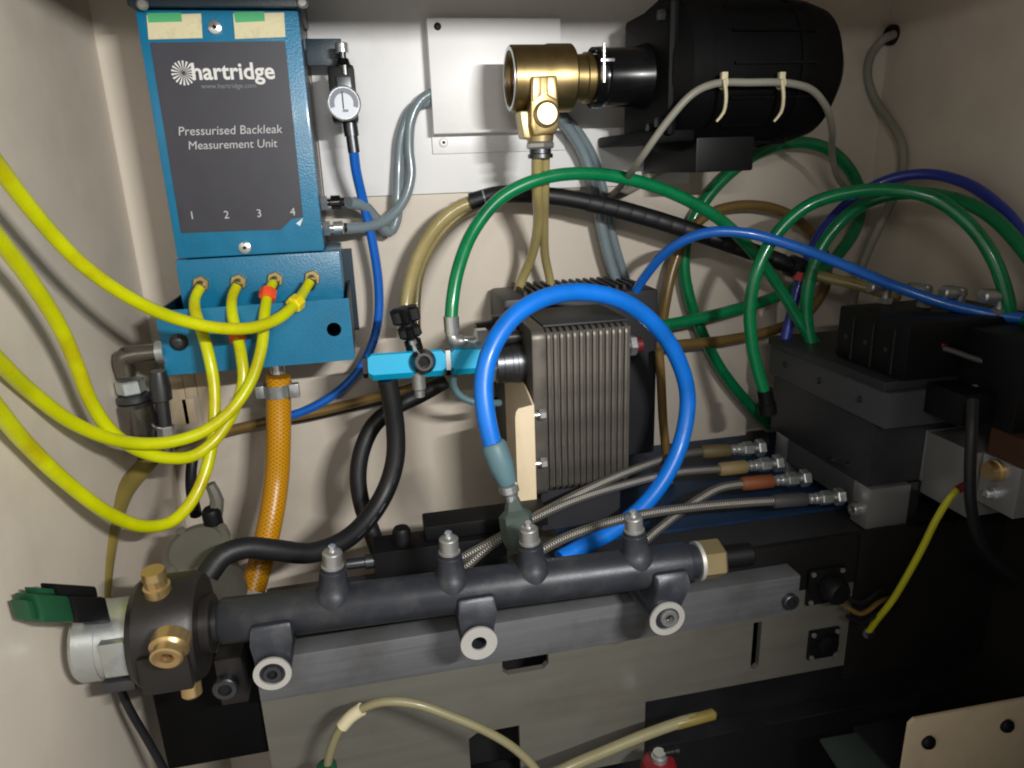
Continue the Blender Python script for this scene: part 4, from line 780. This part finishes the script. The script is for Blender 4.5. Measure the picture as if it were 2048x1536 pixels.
p = QX(1952, 778, .644); MB().lathe(p, (-1, 0, 0), [(0, .0055), (.003, .0055), (.004, .004)], 14).build('cap_screw', 'chrome_dull', VB)
for py_, pz_ in ((.70, 0), (.78, 0), (.86, 0)): MB().lathe(V(.5588, py_, -.278), (-1, 0, 0), [(0, .004), (.0025, .004), (.003, .003)], 12).build('rail_screw', 'steel_dark', MBk)
for py in (792, 828): p = QX(1822, py, .604); MB().lathe(p, (-1, 0, 0), [(0, .005), (.003, .005)], 10).build('plug_screw', 'steel_dark', VB)
ww = hose('valve_lead', 'thin grey lead with red tip lying across the valve bank', [(1878, 694, .66), (1900, 700, .652), (1940, 714, .637), (1985, 728, .62)], 6, 'sleeve_grey', 'lead')
a = Q(1876, 699, .661); b = Q(1888, 686, .656); MB().lathe(a, b - a, [(0, .0038), (np.linalg.norm(b - a), .0038)], 10).build('tip', 'red', ww)
for i, (px, py, y_) in enumerate(((1772, 594, .765), (1850, 602, .73), (1918, 612, .70), (1998, 622, .665))):
    f = thing('push_fitting', ['brown tinted', 'second chrome', 'third chrome', 'tall chrome'][i] + ' push elbow ' + ['where the tan tube meets the valve bank', 'on the valve bank next to the brown one', 'on the valve bank under the blue hose', 'on the valve bank under the green hoop'][i], 'fitting', 'push elbows on the valve bank')
    b_ = Q(px, py, y_); b_ = V(b_[0], y_, -.1798)
    MB().hexn(b_, (0, 0, 1), 0, .007, .009, .2).build('hex_base', 'chrome_dull', f, ang=25)
    MB().lathe(b_, (0, 0, 1), [(.0072, .0055), (.016, .0055), (.020, .007), (.026, .006)], 16).build('stem', 'chrome_dull', f)
    MB().lathe(b_ + V(.003, 0, .021), (-1, .15, .05), [(0, .0065), (.012, .0072), (.0125, .0085), (.024, .0085), (.026, .007)], 18).build('collar', 'chrome_dull', f)
gw = hose('ground_wire', 'yellow green earth wire with red ferrule hanging down the bench', [(1918, 976, .60), (1900, 995, .60), (1872, 1040, .605), (1845, 1095, .61), (1815, 1150, .62), (1785, 1200, .63), (1752, 1242, .645), (1738, 1262, .654)], 6.5, 'ground_wire', 'wire', seg=10)
a = Q(1914, 980, .6); b = Q(1936, 968, .598); MB().lathe(a, b - a, [(0, .0045), (np.linalg.norm(b - a), .0045)], 12).build('ferrule', 'red', gw)
p = Q(1736, 1265, .6562); lg_ = MB().ring(p, (0, -1, 0), 0, .0012, .003, .0075, 18).build('terminal_lug', 'chrome_dull', gw)
MB().lathe(p, (0, -1, 0), [(0, .003), (.004, .003), (.0042, .0048), (.0075, .0048)], 6).build('lug_screw', 'steel_dark', lg_)
hose('black_cable', 'thick black cable hanging in front of the aluminium blocks', [(1945, 800, .575), (1943, 870, .56), (1940, 940, .555), (1942, 1010, .555), (1960, 1080, .56), (2000, 1130, .565), (2060, 1170, .57)], 11, 'rubber', 'cable')
# square sockets on the bench plate
for i, (x_, y_, s_, lb) in enumerate(((1652, 1172, 40, 'larger black square panel socket above its twin on the bench plate'), (1648, 1288, 33, 'smaller black square panel socket low on the bench plate'))):
    so = thing('panel_socket', lb, 'socket', 'square sockets on the bench plate'); p = Q(x_, y_, .655); k_ = mp(s_, x_, y_, .655)
    MB().box(p[0] - k_, p[0] + k_, .654, .6597, p[2] - k_, p[2] + k_).build('flange', 'black_plastic', so, bevel=.002)
    MB().lathe(V(p[0] + .003, .6538, p[2]), (.15, -1, 0), [(0, k_ * .68), (.016 if i == 0 else .006, k_ * .66), (.02 if i == 0 else .007, k_ * .55)], 24).build('shell', 'black_plastic', so)
    for u_, v_ in ((-1, 1), (1, 1), (-1, -1), (1, -1)): MB().lathe(V(p[0] + u_ * k_ * .8, .6539, p[2] + v_ * k_ * .8), (0, -1, 0), [(0, .0032), (.0015, .003)], 10).build('screw', 'chrome_dull', so)
wl = [hose('loom_wire', lb, [(1690 + a_, 1192 + b_, .64), (1720 + a_, 1205 + b_, .64), (1760 + a_, 1180 + b_, .65), (1790 + a_, 1170 + b_, .66)], 5, m_, 'wire', 'wires leaving the panel socket') for a_, b_, m_, lb in ((0, 0, 'rubber', 'upper black wire leaving the larger panel socket'), (2, 22, 'brown_pipe', 'brown wire leaving the larger panel socket'), (5, 40, 'rubber', 'lower black wire leaving the larger panel socket'))]
# cream corner plate
CP = thing('corner_plate', 'cream metal plate with two black dome bolts at the bench corner', 'plate')
a = Q(1820, 1442, .55); b = Q(2048, 1402, .55)
MB().prism([V(a[0] + .006, .55, a[2] + .001), V(XR - .01, .55, a[2] - .004), V(XR - .01, .55, a[2] - .13), V(a[0], .55, a[2] - .13), V(a[0], .55, a[2] - .005)], (0, .004, 0)).build('sheet', 'cream', CP, bevel=.0006)
MB().box(a[0] + .03, XR - .02, .5545, .668, a[2] - .125, a[2] - .12).build('standoff', 'block_dark', CP)
for px, py in ((1855, 1483), (2012, 1450)): p = Q(px, py, .55); MB().lathe(p, (0, -1, 0), [(-.001, .0085), (.003, .0085), (.006, .006), (.007, .003)], 20).build('dome_bolt', 'black_plastic', CP)

# ------------------------------------------------------------------ foreground leads
lc = hose('sensor_cable', 'ivory sensor cable arching across the bench plate with a marker', [(652, 1560, .60), (658, 1515, .60), (678, 1462, .598), (712, 1425, .595), (765, 1404, .59), (830, 1408, .585), (900, 1432, .58), (975, 1464, .575), (1030, 1498, .57), (1072, 1540, .565), (1100, 1590, .56)], 9, 'olive_cable', 'cable', seg=12)
PP = o_path[lc.name]; PP = [p_ for p_ in PP if Q(687, 1470, .597)[0] < p_[0] < Q(730, 1420, .594)[0]]; MB().tube(PP[::2], mp(13, 705, 1450, .597), 14, .004).build('marker_sleeve', 'ivory', lc)
P = pts([(664, 1560, .6), (662, 1524, .60)]); MB().lathe(Q(655, 1545, .60), (0, 0, 1), [(-.02, .010), (.009, .010), (.011, .007)], 14).build('plug', 'green_dark_plastic', lc)
ct = hose('sight_tube', 'clear tan tube end rising over the red valve at the bench bottom', [(1075, 1570, .56), (1130, 1538, .565), (1210, 1503, .575), (1300, 1466, .585), (1370, 1442, .592), (1415, 1432, .595)], 11, 'olive_cable', 'tube', seg=14)
a = Q(1350, 1449, .59); b = Q(1432, 1427, .596); MB().lathe(a, b - a, [(0, .0054), (.002, .0062), (np.linalg.norm(b - a) - .004, .0062), (np.linalg.norm(b - a), .0025)], 14).build('end_cap', 'khaki_hose', ct)
RV = thing('drain_valve', 'red drain valve base with grey spigot under the clear tube', 'valve')
p = Q(1318, 1528, .60); MB().lathe(p, (0, 0, 1), [(-.035, .021), (-.004, .021), (.003, .018), (.006, .012)], 24).build('red_body', 'red', RV)
MB().lathe(p, (0, 0, 1), [(.0062, .009), (.012, .009), (.013, .007), (.017, .007)], 18).build('spigot', 'zinc', RV)
MB().lathe(p + V(.006, 0, .014), (1, -.2, .2), [(0, .004), (.012, .004), (.0125, .006), (.017, .006)], 12).build('side_stub', 'black_plastic', RV)

# ------------------------------------------------------------------ move each Empty to the base of its thing
def desc(o):
    for ch in o.children: yield ch; yield from desc(ch)
bpy.context.view_layer.update()
for r in ROOTS:
    lo_ = np.full(3, 9.); hi_ = -lo_
    for ch in desc(r):
        mw = ch.matrix_world
        for c in ch.bound_box:
            w = np.array(mw @ Vector(c)); lo_ = np.minimum(lo_, w); hi_ = np.maximum(hi_, w)
    if lo_[0] > 8: continue
    base = V((lo_[0] + hi_[0]) / 2, (lo_[1] + hi_[1]) / 2, lo_[2]); r.location = (base[0], base[1], base[2] + OFFZ)
    for ch in r.children: ch.location = Vector(ch.location) - Vector(base)
